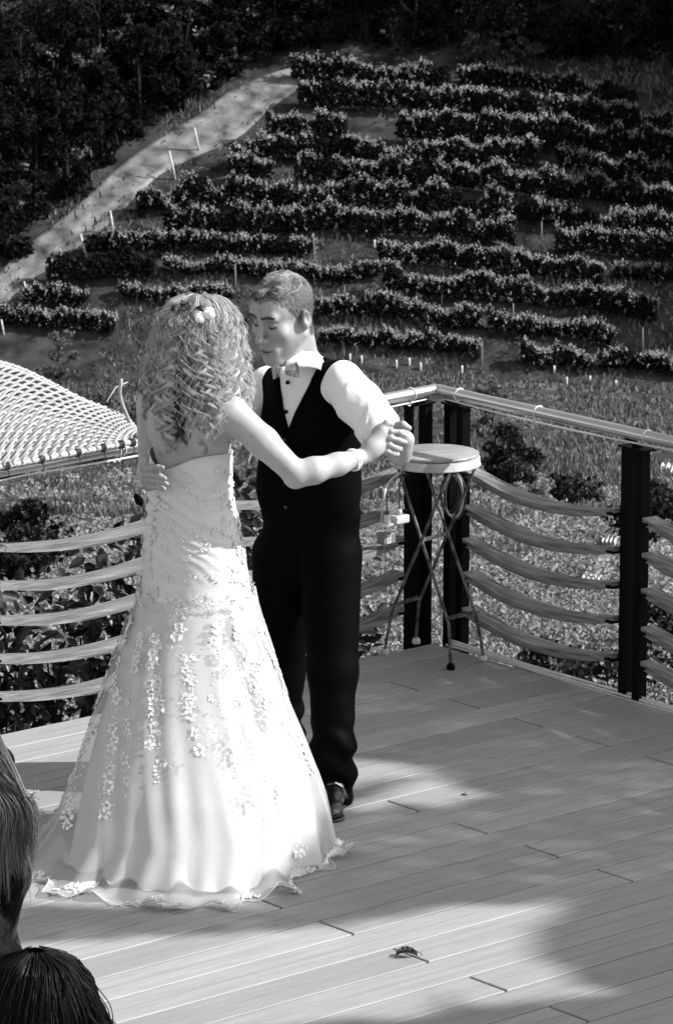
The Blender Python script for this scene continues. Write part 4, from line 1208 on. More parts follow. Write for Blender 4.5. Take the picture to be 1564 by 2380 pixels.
# collar: folded band round the neck
nc0 = P(693, 828, 12.43); nax = nrm(np.array([0.10, 0.10, 1.0])*[1, 1, 1]-gf*0.30)
V = []; na = 44
cxr = nrm(gr-np.dot(gr, nax)*nax); cxf = np.cross(nax, cxr); cxf = cxf if np.dot(cxf, gf) > 0 else -cxf
for i in range(na):
    a = math.radians(14+332*i/(na-1))
    fr = math.cos(a)                                   # 1 at the front
    o = cxr*math.sin(a)+cxf*math.cos(a)
    drop = 0.036+0.030*max(0, fr)**3
    fl_ = 0.018+0.018*max(0, fr)**2+0.012*abs(math.sin(a))
    cen = nc0+Z*0.0
    top = 0.020-0.016*max(0, fr)
    V += [cen+o*0.063-nax*0.03, cen+o*0.0655+nax*top, cen+o*0.0695+nax*(top+0.001), cen+o*(0.072+fl_*0.5)-nax*drop*0.5+nax*top, cen+o*(0.0725+fl_)-nax*drop, cen+o*(0.0690+fl_)-nax*drop]
V = np.array(V)
Fc = [(6*i+j, 6*i+6+j, 6*i+7+j, 6*i+1+j) for i in range(na-1) for j in range(5)]
mesh_obj('collar', V, Fc, M_shirt, shirt_o)
mb = MB()
_sx, _sy = topic(SV)
def front(xp, yp, off=0.0):
    """point on the shirt front seen at xp, yp"""
    k = np.where((_sx-xp)**2+(_sy-yp)**2 < 7**2)[0]
    Y = SV[k, 1].min()
    return P(xp, yp, Y)+gf*off
for xp, yp in ((669, 889), (665, 957)):
    q = front(xp, yp, 0.001)
    b = MB(); b.lathe(q, [(0.0065, -0.002), (0.0070, 0.0), (0.0065, 0.0025), (0.0045, 0.0022), (0.003, 0.0015)], 16, gf); bo = b.obj('button', M_black, shirt_o)
# bow tie
bt = empty('bow_tie', P(660, 862, 12.275))
bt.parent = groom; bt.location = bt.location-groom.location
tc0 = np.array(bt.location)+np.array(groom.location)
bx = nrm(gr*0.95-Z*0.14); bz = nrm(Z-np.dot(Z, bx)*bx); by = gf
def bowpart(s):
    V = []; n, m = 12, 9
    for sd in (0, 1):
        for i in range(n):
            t = i/(n-1)
            hh = 0.010+0.018*t**0.8-0.002*t**3
            th = 0.008*(0.5+0.5*math.sin(math.pi*(0.15+0.8*t)))
            for j in range(m):
                v = 2*j/(m-1)-1
                pl = 0.0035*math.cos(v*7+1)*(1-t*0.6)
                V.append(tc0+bx*s*(0.006+0.043*t)+bz*(v*hh)+by*((1-2*sd)*(th*(1-v*v)+0.001)+pl-0.008*t))
    Fc = []
    for sd in (0, 1):
        o = sd*n*m
        Fc += [(o+i*m+j, o+i*m+j+1, o+(i+1)*m+j+1, o+(i+1)*m+j) for i in range(n-1) for j in range(m-1)]
    mesh_obj('bow_wing', V, Fc, M_bow, bt)
bowpart(-1); bowpart(1)
b = MB(); b.ball(tc0+by*0.004, (0.010, 0.010, 0.0145), RG, 14); b.obj('knot', M_shirt, bt)

# waistcoat
def vcut(z0, a, yb, x0=0.0):
    def fn(X):
        q = (X-OG)@RG
        d = (np.abs(q[..., 0]-x0)-(q[..., 2]-z0)*a)/math.sqrt(1+a*a)
        return np.maximum(d, yb-q[..., 1])
    return dict(fn=fn, k=0.004, s=-1, bb=(tp(0, 0, z0)-0.35, tp(0, 0, z0)+[0.35, 0.35, 0.45]))
vest = [ell(tp(0, 0.0, 1.20), (0.180, 0.122, 0.25), RG, 0.05), ell(tp(0, 0.012, 1.02), (0.188, 0.128, 0.22), RG, 0.05), cone(SL-Z*0.004-ax*0.02, SR-Z*0.004, 0.060, 0.060, 0.04),
        vcut(1.212, 0.385, 0.02, 0.014), cone(nb+Z*0.10, nb-Z*0.03, 0.078, 0.078, 0.01, -1),
        boxs(tp(0, 0, 0.74), (0.4, 0.4, 0.12), RG, 0.004, 0.008, -1)]
vest = vest[:3]+[vest[3], vest[4], vest[5]]
VV, VQ = sdf_mesh(vest, 0.006)
VV = wrinkle(VV, VQ, 0.003, 9)
vo = mesh_obj('waistcoat', VV, VQ, M_vest, groom)
for k in range(4):
    q = tp(0.012, 0.142-0.003*k, 1.19-0.075*k)
    b = MB(); b.lathe(q, [(0.007, -0.004), (0.0075, 0.001), (0.006, 0.003), (0.001, 0.003)], 14, gf); b.obj('button', M_shoe, vo)
# trousers
tr_p = [ell(tp(0, 0.0, 0.93), (0.178, 0.125, 0.14), RG, 0.05), cone(hipL, kneL, 0.108, 0.082, 0.05), cone(kneL, P(773, 1740, 12.27), 0.080, 0.066, 0.03), cone(P(773, 1740, 12.27), P(776, 1828, 12.235), 0.066, 0.073, 0.03),
        cone(hipR, kneR, 0.108, 0.080, 0.05), cone(kneR, P(664, 1735, 12.68), 0.076, 0.058, 0.03), cone(P(664, 1735, 12.68), P(668, 1768, 12.68), 0.058, 0.060, 0.03)]
QV, QQ = sdf_mesh(tr_p, 0.0085)
lowz = np.clip((0.30-QV[:, 2])/0.2, 0, 1)
N_ = vnormals(QV, QQ)
QV = QV+N_*((0.0035*fbm(QV*[7, 7, 4]+2, 3)+lowz*0.011*np.sin(QV[:, 2]*62+QV[:, 0]*40+3*vnoise(QV*9)))[:, None])
mesh_obj('trousers', QV, QQ, M_trous, groom)
# shoes
def shoe(heel, toe, name_):
    d = nrm((toe-heel)*[1, 1, 0]); L = np.linalg.norm((toe-heel)[:2]); q = np.cross(Z, d)
    R = np.stack([d, q, Z], 1); c = heel*[1, 1, 0]
    pr = [ell(c+d*0.045+Z*0.050, (0.055, 0.036, 0.050), R, 0.03), ell(c+d*L*0.52+Z*0.040, (0.095, 0.040, 0.040), R, 0.03), ell(c+d*(L-0.065)+Z*0.030, (0.062, 0.044, 0.030), R, 0.03), boxs(c+d*L/2-Z*0.10, (0.3, 0.2, 0.10), R, 0.002, 0.004, -1)]
    v, f = sdf_mesh(pr, 0.004); o = mesh_obj('shoe', v, f, M_shoe, groom)
    v, f = sdf_mesh([cyl(c+d*0.045+Z*0.0, c+d*0.045+Z*0.014, 0.038, 0.003)], 0.004); mesh_obj('heel', v, f, M_shoe, o)
    sp_ = [cyl(c+d*L*0.5, c+d*L*0.5+Z*0.012, 0.042, 0.003, 0.06), cyl(c+d*(L-0.060), c+d*(L-0.060)+Z*0.012, 0.049, 0.003, 0.06)]
    v, f = sdf_mesh(sp_, 0.004); mesh_obj('sole', v, f, M_shoe, o)
    st_ = c+d*(L*0.50)
    b = MB(); b.tube(spline([st_-q*0.041+Z*0.03, st_-q*0.028+Z*0.066, st_+Z*0.080, st_+q*0.028+Z*0.066, st_+q*0.041+Z*0.03], 16), 0.008, 8); b.obj('strap', M_shoe, o)
    bp = st_+q*0.020+Z*0.082+d*0.006
    b = MB(); e1 = nrm(q-Z*0.55); e2 = d; rct = [bp+e1*0.014+e2*0.012, bp-e1*0.014+e2*0.012, bp-e1*0.014-e2*0.012, bp+e1*0.014-e2*0.012]
    b.tube(rct+[rct[0], rct[1]], 0.0034, 6, False); b.tube([bp-e1*0.014, bp+e1*0.014], 0.002, 5); b.obj('buckle', M_buckle, o)
shoe(G(785, 1838), G(764, 1916), 'near')
shoe(G(676, 1768), G(640, 1800), 'far')

# ------------------------------------------------------------------ bride
YBc = 11.86
OB = np.array([P(447, 1150, YBc)[0], YBc, 0])
yb = math.radians(25)
bf = np.array([math.sin(yb), math.cos(yb), 0]); br = np.array([math.cos(yb), -math.sin(yb), 0])
RB = np.stack([br, bf, Z], 1)
def bp_(x, y, z): return OB+br*x+bf*y+Z*z
bride = empty('person', OB*[1, 1, 0], 'bride with long fair curls in a strapless white lace gown, seen from behind', 'person')
sR = P(540, 962, 11.78); sL = P(352, 940, 11.97)
HB = P(470, 778, 11.93)
nbk = P(462, 905, 11.87)
tor = [ell(bp_(0, 0, 1.30), (0.132, 0.088, 0.17), RB, 0.05), ell(bp_(0, 0, 1.13), (0.112, 0.085, 0.14), RB, 0.05), ell(bp_(0, 0, 0.92), (0.15, 0.11, 0.16), RB, 0.05),
       cone(sR-br*0.03, nbk, 0.046, 0.040, 0.05), cone(sL+br*0.03, nbk, 0.046, 0.040, 0.05), cone(nbk-Z*0.02, HB-Z*0.05, 0.050, 0.046, 0.03),
       ell(HB, (0.075, 0.094, 0.105), RB, 0.03), ell(HB+bf*0.05-Z*0.05, (0.055, 0.06, 0.07), RB, 0.03), cone(HB+bf*0.10-Z*0.01, HB+bf*0.125-Z*0.04, 0.008, 0.012, 0.01), ell(HB+bf*0.085-Z*0.105, (0.022, 0.022, 0.02), RB, 0.02),
       ell(bp_(0.072, -0.075, 1.34), (0.045, 0.024, 0.080), RB, 0.03), ell(bp_(-0.072, -0.075, 1.34), (0.045, 0.024, 0.080), RB, 0.03),
       cone(bp_(0, -0.108, 1.44), bp_(0, -0.100, 1.12), 0.014, 0.014, 0.04, -1)]
el = P(690, 1103, 11.74)
tor += [cone(sR, P(612, 1028, 11.74), 0.052, 0.047, 0.05), cone(P(612, 1028, 11.74), el, 0.047, 0.038, 0.02), ell(P(683, 1116, 11.745), (0.024, 0.022, 0.022), None, 0.02), cone(el, P(728, 1094, 11.755), 0.037, 0.0405, 0.02), cone(P(728, 1094, 11.755), P(785, 1079, 11.80), 0.0405, 0.034, 0.02), cone(P(785, 1079, 11.80), P(846, 1060, 11.87), 0.034, 0.026, 0.02)]
eL = P(352, 1100, 12.02)
tor += [cone(sL, eL, 0.047, 0.040, 0.04), cone(eL, P(470, 1085, 12.22), 0.040, 0.032, 0.02)]
# her right hand: palm, four fingers curled over his hand, thumb
wrb = P(846, 1060, 11.87)
hb_ = [cone(wrb, P(868, 1040, 11.885), 0.027, 0.027, 0.02), cone(P(866, 1036, 11.885), P(888, 1006, 11.90), 0.026, 0.022, 0.02), cone(P(866, 1046, 11.885), P(887, 1036, 11.90), 0.024, 0.020, 0.02)]
for a in [[(890, 1002, 11.905), (909, 1003, 11.895), (929, 1005, 11.90), (943, 1013, 11.925)],
          [(890, 1013, 11.90), (908, 1017, 11.89), (927, 1023, 11.90), (942, 1028, 11.925)],
          [(888, 1026, 11.90), (905, 1033, 11.89), (920, 1041, 11.90), (931, 1045, 11.925)],
          [(885, 1038, 11.90), (900, 1048, 11.892), (913, 1054, 11.90), (924, 1056, 11.92)]]:
    hb_ += chain([P(*q) for q in a], [0.0098, 0.0092, 0.0088, 0.0072], 0.005)
hb_ += chain([P(872, 1020, 11.895), P(888, 997, 11.90), P(899, 983, 11.905), P(911, 986, 11.91)], [0.0135, 0.0115, 0.0100, 0.0078], 0.008)
BV, BQ = sdf_mesh(tor, 0.0062); BV = relax(BV, BQ, 1, 0.4)
AV, AQ = sdf_mesh(hb_, 0.0027)
legs = [cone(bp_(s*0.085, 0.02, 0.85), bp_(s*0.08, 0.03, 0.48), 0.075, 0.05, 0.02) for s in (-1, 1)]+[cone(bp_(s*0.08, 0.03, 0.48), bp_(s*0.075, 0.01, 0.09), 0.05, 0.034, 0.02) for s in (-1, 1)]+[cone(bp_(s*0.075, 0.0, 0.05), bp_(s*0.08, 0.15, 0.03), 0.034, 0.022, 0.02) for s in (-1, 1)]
GV, GQ = sdf_mesh(legs, 0.012)
bt_ = 1+0.05*fbm(BV*14, 2)
V, Q, tn = join([(BV, BQ, bt_), (AV, AQ, 1.0), (GV, GQ, 1.0)])
mesh_obj('body', V, Q, M_skin, bride, True, None, tn)
# bracelet and ring
bc = P(821, 1069, 11.845); bd = nrm(P(846, 1060, 11.87)-P(745, 1092, 11.76)); e1 = nrm(np.cross(bd, [0, 1, 0])); e2 = np.cross(bd, e1)
b = MB(); aa = np.linspace(0, 2*math.pi, 33)
b.tube([bc+0.0325*(math.cos(t)*e1+math.sin(t)*e2)-bd*0.006 for t in aa], 0.0032, 6, False)
b.tube([bc+0.0325*(math.cos(t)*e1+math.sin(t)*e2)+bd*0.006 for t in aa], 0.0032, 6, False)
bo = b.obj('bracelet', M_lace, bride)
b = MB()
for t in aa[:-1]:
    b.ball(bc+0.0335*(math.cos(t)*e1+math.sin(t)*e2)+bd*0.003*math.sin(5*t), 0.0036, n=6)
b.obj('bead_band', M_petal, bo)
rc = P(926, 1043.5, 11.905); rd_ = nrm(P(931, 1045, 11.925)-P(920, 1041, 11.90)); e1 = nrm(np.cross(rd_, Z)); e2 = np.cross(rd_, e1)
b = MB(); b.tube([rc+0.0098*(math.cos(t)*e1+math.sin(t)*e2) for t in aa], 0.0017, 6, False); b.obj('ring', M_gold, bride)

# gown ------------------------------------------------------------
ROW = np.array([  # yc, x left, x right, distance, depth ratio
 (1046, 346, 541, 11.86, 0.70), (1080, 348, 543, 11.86, 0.71), (1120, 348, 541, 11.86, 0.74), (1160, 344, 544, 11.86, 0.78), (1200, 339, 553, 11.855, 0.78), (1245, 333, 562, 11.85, 0.80),
 (1290, 330, 571, 11.845, 0.82), (1340, 331, 579, 11.84, 0.84), (1390, 326, 588, 11.835, 0.86), (1440, 310, 601, 11.82, 0.88), (1510, 285, 622, 11.80, 0.92), (1600, 255, 648, 11.775, 0.96), (1700, 226, 682, 11.75, 1.0),
 (1800, 200, 716, 11.72, 1.04), (1890, 182, 736, 11.70, 1.07), (1955, 172, 744, 11.69, 1.10), (1983, 168, 745, 11.685, 1.11)], float)
ROW2 = np.array([
 (1375, 326, 588, 11.835, 0.88), (1400, 322, 594, 11.835, 0.90), (1440, 308, 606, 11.82, 0.90), (1510, 281, 628, 11.80, 0.95), (1600, 249, 655, 11.775, 1.0), (1700, 212, 690, 11.75, 1.05),
 (1800, 176, 724, 11.72, 1.09), (1890, 138, 746, 11.70, 1.13), (1955, 88, 755, 11.69, 1.17), (1983, 62, 754, 11.685, 1.20)], float)
class Gown:
    def __init__(s, rows, seed, amp, inflate, nt, na, flare):
        rg = np.random.default_rng(seed)
        s.rows = rows; s.amp = amp; s.inf = inflate; s.flare = flare
        c = np.array([P(0.5*(r[1]+r[2]), r[0], r[3]) for r in rows])
        hw = np.array([0.5*(P(r[2], r[0], r[3])[0]-P(r[1], r[0], r[3])[0]) for r in rows])
        n = len(rows); t = np.linspace(0, 1, n)
        s.t = t; s.c = c; s.hw = hw; s.k = rows[:, 4]
        s.f = [(k, rg.random()*6.28, rg.normal()*0.9, 0.6+0.6*rg.random()) for k in (5, 7, 8, 11, 13, 17, 23, 29)]
        s.z0 = c[0, 2]; s.z1 = 0.012
    def pt(s, t, a):
        t = np.asarray(t, float); a = np.asarray(a, float)
        c = np.stack([np.interp(t, s.t, s.c[:, k]) for k in range(3)], -1)
        hw = np.interp(t, s.t, s.hw)+s.inf; k = np.interp(t, s.t, s.k)
        g = np.clip((t-s.amp[0])/(1-s.amp[0]), 0, 1)
        fo = 0
        for kk, ph, tw, w in s.f:
            fo = fo+w*np.cos(kk*a+ph+tw*t)/(1+kk*0.06)
        rad = 1+fo*s.amp[1]*g**1.2
        low = np.clip((t-0.90)/0.10, 0, 1)
        rad = rad+low**2*s.flare*(1+0.7*np.sin(5*a+2.0)+0.7*np.sin(9*a+1.0)+0.6*np.sin(16*a+2.2)+0.5*np.sin(27*a)+0.35*np.sin(43*a+1))*0.5
        yw = math.radians(25)*(1-np.clip((t-0.25)/0.5, 0, 1))
        ca, sa = np.cos(a), -np.sin(a)
        ra = hw/np.sqrt(np.cos(yw)**2+(k*np.sin(yw))**2)
        lx = ra*ca*rad; ly = ra*k*sa*rad
        x = c[..., 0]+lx*np.cos(yw)+ly*np.sin(yw)
        y = c[..., 1]-lx*np.sin(yw)+ly*np.cos(yw)
        z = c[..., 2]+0*a
        dip = np.exp(-((a-math.radians(112))/math.radians(38))**2)
        z = z-0.052*dip*np.clip(1-t/0.09, 0, 1)*(s.z0 > 1.1)
        z = np.maximum(z, 0.004)+low**2*(0.010+0.014*np.sin(9*a+0.3)+0.014*np.sin(16*a)+0.008*np.sin(31*a))*(s.z0 < 5)
        return np.stack([x, y, np.maximum(z, 0.004)], -1)
    def normal(s, t, a):
        e = 1e-3
        return nrmr(np.cross(s.pt(t, a+e)-s.pt(t, a-e), s.pt(np.minimum(t+e, 1), a)-s.pt(np.maximum(t-e, 0), a)))
    def mesh(s, nt, na, tmax=1.0):
        tt = np.linspace(0, tmax, nt); aa = np.arange(na)*2*math.pi/na
        TT, AA = np.meshgrid(tt, aa, indexing='ij')
        V = s.pt(TT, AA).reshape(-1, 3)
        i = np.arange(nt-1)[:, None]*na; j = np.arange(na)[None]
        Q = np.stack([i+j, i+(j+1) % na, i+na+(j+1) % na, i+na+j], -1).reshape(-1, 4)
        return V, Q, TT.ravel(), AA.ravel()
gown = Gown(ROW, 3, (0.42, 0.030), 0.0, 170, 240, 0.045)
V, Q, TT, AA = gown.mesh(190, 320)
N_ = vnormals(V, Q); N_ = -N_ if ((N_*(V-V.mean(0))*[1, 1, 0]).sum(1)).mean() < 0 else N_
rche = np.clip(1-np.abs(TT-0.20)/0.24, 0, 1)       # gathered satin over waist and hips
V = V+N_*((rche*0.0050*np.sin(V[:, 2]*150+9*np.sin(AA*1.5+1)+5*vnoise(V*11))*np.clip(vnoise(V*5+8)+0.6, 0, 1)+0.0022*fbm(V*[18, 18, 30], 2)*np.clip(1.2-TT*1.6, 0.2, 1))[:, None])
dress = mesh_obj('gown', V, Q, M_satin, bride)
tul = Gown(ROW2, 9, (0.05, 0.036), 0.012, 150, 280, 0.10)
V, Q, TT, AA = tul.mesh(150, 360)
V = V+vnormals(V, Q)*(0.004*fbm(V*[9, 9, 5]+3, 2))[:, None]
mesh_obj('tulle_layer', V, Q, M_tulle, dress)
b = MB(); hemp = tul.pt(np.ones(361), np.linspace(0, 2*math.pi, 361)); b.tube(hemp, 0.0010, 4, False); b.obj('tulle_hem', M_lace, dress)
b = MB(); ed = gown.pt(np.zeros(241), np.linspace(0, 2*math.pi, 241)); b.tube(ed, 0.0035, 6, False); b.obj('neckline_piping', M_satin, dress)
# buttons down the back
rg = np.random.default_rng(41)
sp_t = np.linspace(0.045, 0.40, 15)
for t in sp_t:
    a = math.radians(np.interp(t, [0, 0.4], [116, 131]))
    q = gown.pt(t, a)+gown.normal(t, a)*0.004
    if q[1] > gown.pt(t, a)[1]: q = gown.pt(t, a)-gown.normal(t, a)*0.004
    b = MB(); b.ball(q, 0.0068, n=10); b.obj('button', M_satin, dress)
tt = np.linspace(0.02, 0.43, 50)
b = MB(); b.tube([gown.pt(t, math.radians(np.interp(t, [0, 0.4], [113.5, 128.5])))+np.array([0, -0.0015, 0]) for t in tt], 0.0018, 5); b.obj('back_seam', M_satin, dress)
# lace: trails of small raised flowers and leaves
cen = []; nor = []
def surf(gw, t, a, off):
    p = gw.pt(t, a); n = gw.normal(t, a)
    o = p-np.array([np.interp(t, gw.t, gw.c[:, 0]), np.interp(t, gw.t, gw.c[:, 1]), p[2]])
    n = n if np.dot(n, o) > 0 else -n
    return p+n*off, n
def cluster(gw, t, a, n, rad, off=0.0035):
    hw = np.interp(t, gw.t, gw.hw)
    for k in range(n):
        r = rad*math.sqrt(rg.random()); w = rg.random()*6.28
        t2 = np.clip(t+r*math.sin(w)/1.25, 0.005, 0.995); a2 = a+r*math.cos(w)/hw
        p, nn = surf(gw, t2, a2, off+0.002*rg.random())
        cen.append(p); nor.append(nn); siz.append(0.0042*(0.7+0.6*rg.random()))
siz = []
def flower(gw, t, a, R=0.017, off=0.004):
    hw = np.interp(t, gw.t, gw.hw); w0 = rg.random()*6.28
    for k in range(5):
        w = w0+k*1.2566
        p, nn = surf(gw, np.clip(t+R*0.62*math.sin(w)/1.25, 0.005, 0.995), a+R*0.62*math.cos(w)/hw, off)
        cen.append(p); nor.append(nn); siz.append(R*0.50)
for k in range(20):                                  # trails running down the skirt
    a = math.radians(-25+232*(k+0.5*rg.random())/20); t = 0.03+0.45*rg.random()
    Lr = 10+int(14*rg.random())
    for j in range(Lr):
        if t > 0.985: break
        if rg.random() < 0.62: flower(tul, t, a+rg.normal()*0.02, 0.014+0.009*rg.random())
        cluster(tul, t, a, 4, 0.022 if j % 5 else 0.034)
        t += 0.018+0.006*rg.random(); a += rg.normal()*0.022
for k in range(34):                                  # border along the hem
    a = math.radians(-20+220*rg.random()); t = 0.90+0.085*rg.random()
    for q in range(4): flower(tul, np.clip(t+rg.normal()*0.012, 0, 0.99), a+rg.normal()*0.03, 0.016)
    cluster(tul, t, a, 12, 0.035)
for k in range(60):                                  # scalloped edge where the tulle begins
    a = math.radians(-30+240*k/60); t = 0.475+0.030*abs(math.sin(k*0.62))
    flower(gown, t, a, 0.013, 0.014); cluster(gown, t-0.01, a, 7, 0.022, 0.014)
for k in range(95):                                 # sprigs over hips, more along the sides
    a = math.radians(rg.choice([rg.normal()*16-2, 20+150*rg.random(), 182+rg.normal()*14])); t = 0.03+0.44*rg.random()
    flower(gown, t, a, 0.011, 0.004); cluster(gown, t, a, 6, 0.024, 0.004)
cen = np.array(cen); nor = np.array(nor)
Vv, Ff = leaves(cen, np.array(siz), nor, 0.10, 0.66, rg, six=True, fold=0.16)
mesh_obj('lace', Vv, Ff, M_lace, dress, False)

# curls -----------------------------------------------------------
rg = np.random.default_rng(52)
zt = np.array([0.128, 0.118, 0.10, 0.05, 0.0, -0.1, -0.2, -0.29, -0.39])
rt = np.array([0.012, 0.058, 0.088, 0.120, 0.132, 0.146, 0.156, 0.142, 0.105])
pp = []; tn = []; rr_ = []
M_ = 84
HH = P(462, 775, 11.90)
def lock(phi, zend, q, coil, ns, wid, tone0, z0=0.12, pitch=0.06, start=0.3, rad0=0.00075):
    s = np.linspace(0, 1, M_)
    z = z0+(zend-z0)*s**1.05
    R = np.interp(-z, -zt, rt)*(1+(q-1)*np.clip(s*3, 0, 1))*(1+0.03*np.sin(s*6+phi*3))
    ph = phi+0.18*np.sin(s*3+phi*5)*s
    dep_ = np.interp(-z, [0.05, 0.2, 0.3], [0.86, 1.08, 1.28])
    base = np.stack([R*np.cos(ph), dep_*R*np.sin(ph), z], -1)
    t = nrmr(np.gradient(base, axis=0)); o = np.stack([np.cos(ph), np.sin(ph), 0*ph], -1); o = nrmr(o-(o*t).sum(1)[:, None]*t); b = np.cross(t, o)
    env = np.clip((s-start)/0.25, 0, 1)
    amp = coil*env**0.8*(1-0.45*np.clip((s-0.85)/0.15, 0, 1))
    L = np.cumsum(np.linalg.norm(np.gradient(base, axis=0), axis=1))
    th = rg.choice([-1, 1])*2*math.pi*np.maximum(L-start*L[-1]*0.6, 0)/pitch+rg.random()*6.28
    for k in range(ns):
        a = rg.random()*6.28; rad = wid*math.sqrt(rg.random())
        th2 = th+rg.normal()*0.26
        g2 = base+amp[:, None]*(np.cos(th2)[:, None]*o*0.85+np.sin(th2)[:, None]*b)
        taper = (0.45+0.8*np.sin(math.pi*np.clip(s*0.9+0.05, 0, 1))**0.7)*(1-0.35*env)
        off = rad*taper[:, None]*(math.cos(a)*o+math.sin(a)*b)
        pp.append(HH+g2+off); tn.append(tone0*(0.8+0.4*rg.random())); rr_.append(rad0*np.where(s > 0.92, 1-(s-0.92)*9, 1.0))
def rphi(): return math.radians(-180+360*rg.random()) if rg.random() < 0.3 else math.radians(-90+rg.normal()*60)
gapx = lambda ph: math.exp(-((math.cos(ph)+0.25)/0.26)**2)*(math.sin(ph) < 0)  # gap left of centre; its shadow is also put into the strand tones
for i in range(120):                                  # under layer, shade of the curls put into its dark tones
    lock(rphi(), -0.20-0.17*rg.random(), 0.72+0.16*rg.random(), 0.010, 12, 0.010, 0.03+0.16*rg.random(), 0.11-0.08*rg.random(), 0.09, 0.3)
for i in range(105):                                  # ringlets
    ph = rphi(); g = gapx(ph)
    if rg.random() < 0.75*g: continue
    zend = -0.19-0.17*rg.random()**1.1-(0.05 if math.cos(ph) < -0.2 and rg.random() < 0.4 else 0)
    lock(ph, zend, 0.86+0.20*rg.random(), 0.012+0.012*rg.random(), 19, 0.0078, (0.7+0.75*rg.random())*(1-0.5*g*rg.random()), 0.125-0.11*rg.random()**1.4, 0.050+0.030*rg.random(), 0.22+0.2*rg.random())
for i in range(95):                                   # crown hair smoothed over the top
    ph = rphi()
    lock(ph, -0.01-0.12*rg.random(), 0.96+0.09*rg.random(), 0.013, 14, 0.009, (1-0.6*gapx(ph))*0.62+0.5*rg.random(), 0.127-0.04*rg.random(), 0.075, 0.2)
for i in range(420):                                  # frizz
    lock(rphi(), 0.05-0.36*rg.random(), 1.0+0.13*rg.random(), 0.014, 1, 0.006, 1.1, 0.12-0.1*rg.random(), 0.05+0.04*rg.random(), 0.2, 0.0005)
tn = np.array(tn)
Vv, Qq = strands(np.array(pp), np.array(rr_))
cap_v, cap_q = sdf_mesh([ell(HH+Z*0.012, (0.088, 0.098, 0.112), None, 0.02), ell(HH-Z*0.10+np.array([0, 0.01, 0]), (0.105, 0.085, 0.13), None, 0.05)], 0.008)
Vh = np.concatenate([Vv, cap_v]); Qh = np.concatenate([Qq, cap_q+len(Vv)])
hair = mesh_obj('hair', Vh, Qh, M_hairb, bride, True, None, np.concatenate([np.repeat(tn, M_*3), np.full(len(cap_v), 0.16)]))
# flowers in the hair
for (xx, yy, ang, sc_) in ((466, 737, 0.3, 1.0), (486, 727, 0.9, 1.05)):
    c = P(xx, yy, 11.80)
    b = MB()
    for k in range(5):
        w = ang+k*1.257
        R_ = frame((math.cos(w), -0.6, math.sin(w)), (math.sin(w)*-0.3, -1, math.cos(w)*0.3))
        b.ball(c+np.array([math.cos(w)*0.0075, -0.003*k, math.sin(w)*0.0065])*sc_, np.array([0.0125, 0.0055, 0.0115])*sc_, R_, 10)
    b.ball(c+np.array([0, -0.006, 0]), 0.006, n=8)
    b.obj('hair_flower', M_petal, hair)
lf_c = P(440, 722, 11.82)+rg.normal(size=(40, 3))*np.array([0.022, 0.008, 0.014])
Vv, Ff = leaves(lf_c, 0.010, (0, -0.8, 0.3), 0.6, 0.45, rg, six=True); mesh_obj('hair_leaves', Vv, Ff, M_lash, hair, False)

# ------------------------------------------------------------------ onlookers at the lower left
# child with dark wavy hair
YC = 7.7
hc = P(88, 2345, YC)
child = empty('person', np.array([hc[0], YC, 0]), 'onlooker at the bottom left corner, only a dark wavy head of hair showing', 'person')
zc = hc[2]; X0 = np.array([hc[0], YC, 0])
cb = [ell(hc, (0.075, 0.09, 0.10), None, 0.03), ell(hc+np.array([0.01, 0.04, -0.05]), (0.055, 0.06, 0.06), None, 0.03), cone(hc+np.array([0.01, 0.13-0.03, -0.03]), hc+np.array([0.01, 0.115, -0.045]), 0.007, 0.01, 0.01), cone(hc-Z*0.06, hc-Z*0.17, 0.042, 0.045, 0.02),
      cone(hc+np.array([-0.13, 0, -0.22]), hc+np.array([0.13, 0, -0.22]), 0.04, 0.04, 0.04), ell(hc-Z*0.36, (0.13, 0.085, 0.19), None, 0.04)]
for s in (-1, 1):
    cb += [cone(hc+np.array([s*0.15, 0, -0.23]), hc+np.array([s*0.18, 0.02, -0.45]), 0.036, 0.03, 0.02), cone(hc+np.array([s*0.18, 0.02, -0.45]), hc+np.array([s*0.15, 0.14, -0.58]), 0.03, 0.022, 0.02), ell(hc+np.array([s*0.14, 0.18, -0.62]), (0.022, 0.045, 0.028), None, 0.02),
           cone(np.array([hc[0]+s*0.07, YC, zc-0.5]), np.array([hc[0]+s*0.075, YC, 0.25]), 0.065, 0.042, 0.02), cone(np.array([hc[0]+s*0.075, YC, 0.25]), np.array([hc[0]+s*0.075, YC, 0.05]), 0.042, 0.032, 0.02), cone(np.array([hc[0]+s*0.075, YC-0.02, 0.03]), np.array([hc[0]+s*0.085, YC+0.13, 0.025]), 0.032, 0.022, 0.02)]
cv, cq = sdf_mesh(cb, 0.009); mesh_obj('body', cv, cq, M_skin, child, True, None, np.ones(len(cv)))
top_p = [cone(hc+np.array([-0.14, 0, -0.23]), hc+np.array([0.14, 0, -0.23]), 0.048, 0.048, 0.04), ell(hc-Z*0.38, (0.145, 0.10, 0.22), None, 0.04), cone(hc-Z*0.5, np.array([hc[0], YC, max(0.30, zc-0.85)]), 0.13, 0.20, 0.05)]
cv, cq = sdf_mesh(top_p, 0.010); mesh_obj('dark_dress', wrinkle(cv, cq, 0.006, 9), cq, M_jack, child)
rg = np.random.default_rng(61); pp = []; tn = []; rr_ = []
zt2 = np.array([0.125, 0.10, 0.05, 0.0, -0.08, -0.16, -0.25]); rt2 = np.array([0.02, 0.078, 0.112, 0.130, 0.152, 0.166, 0.160])
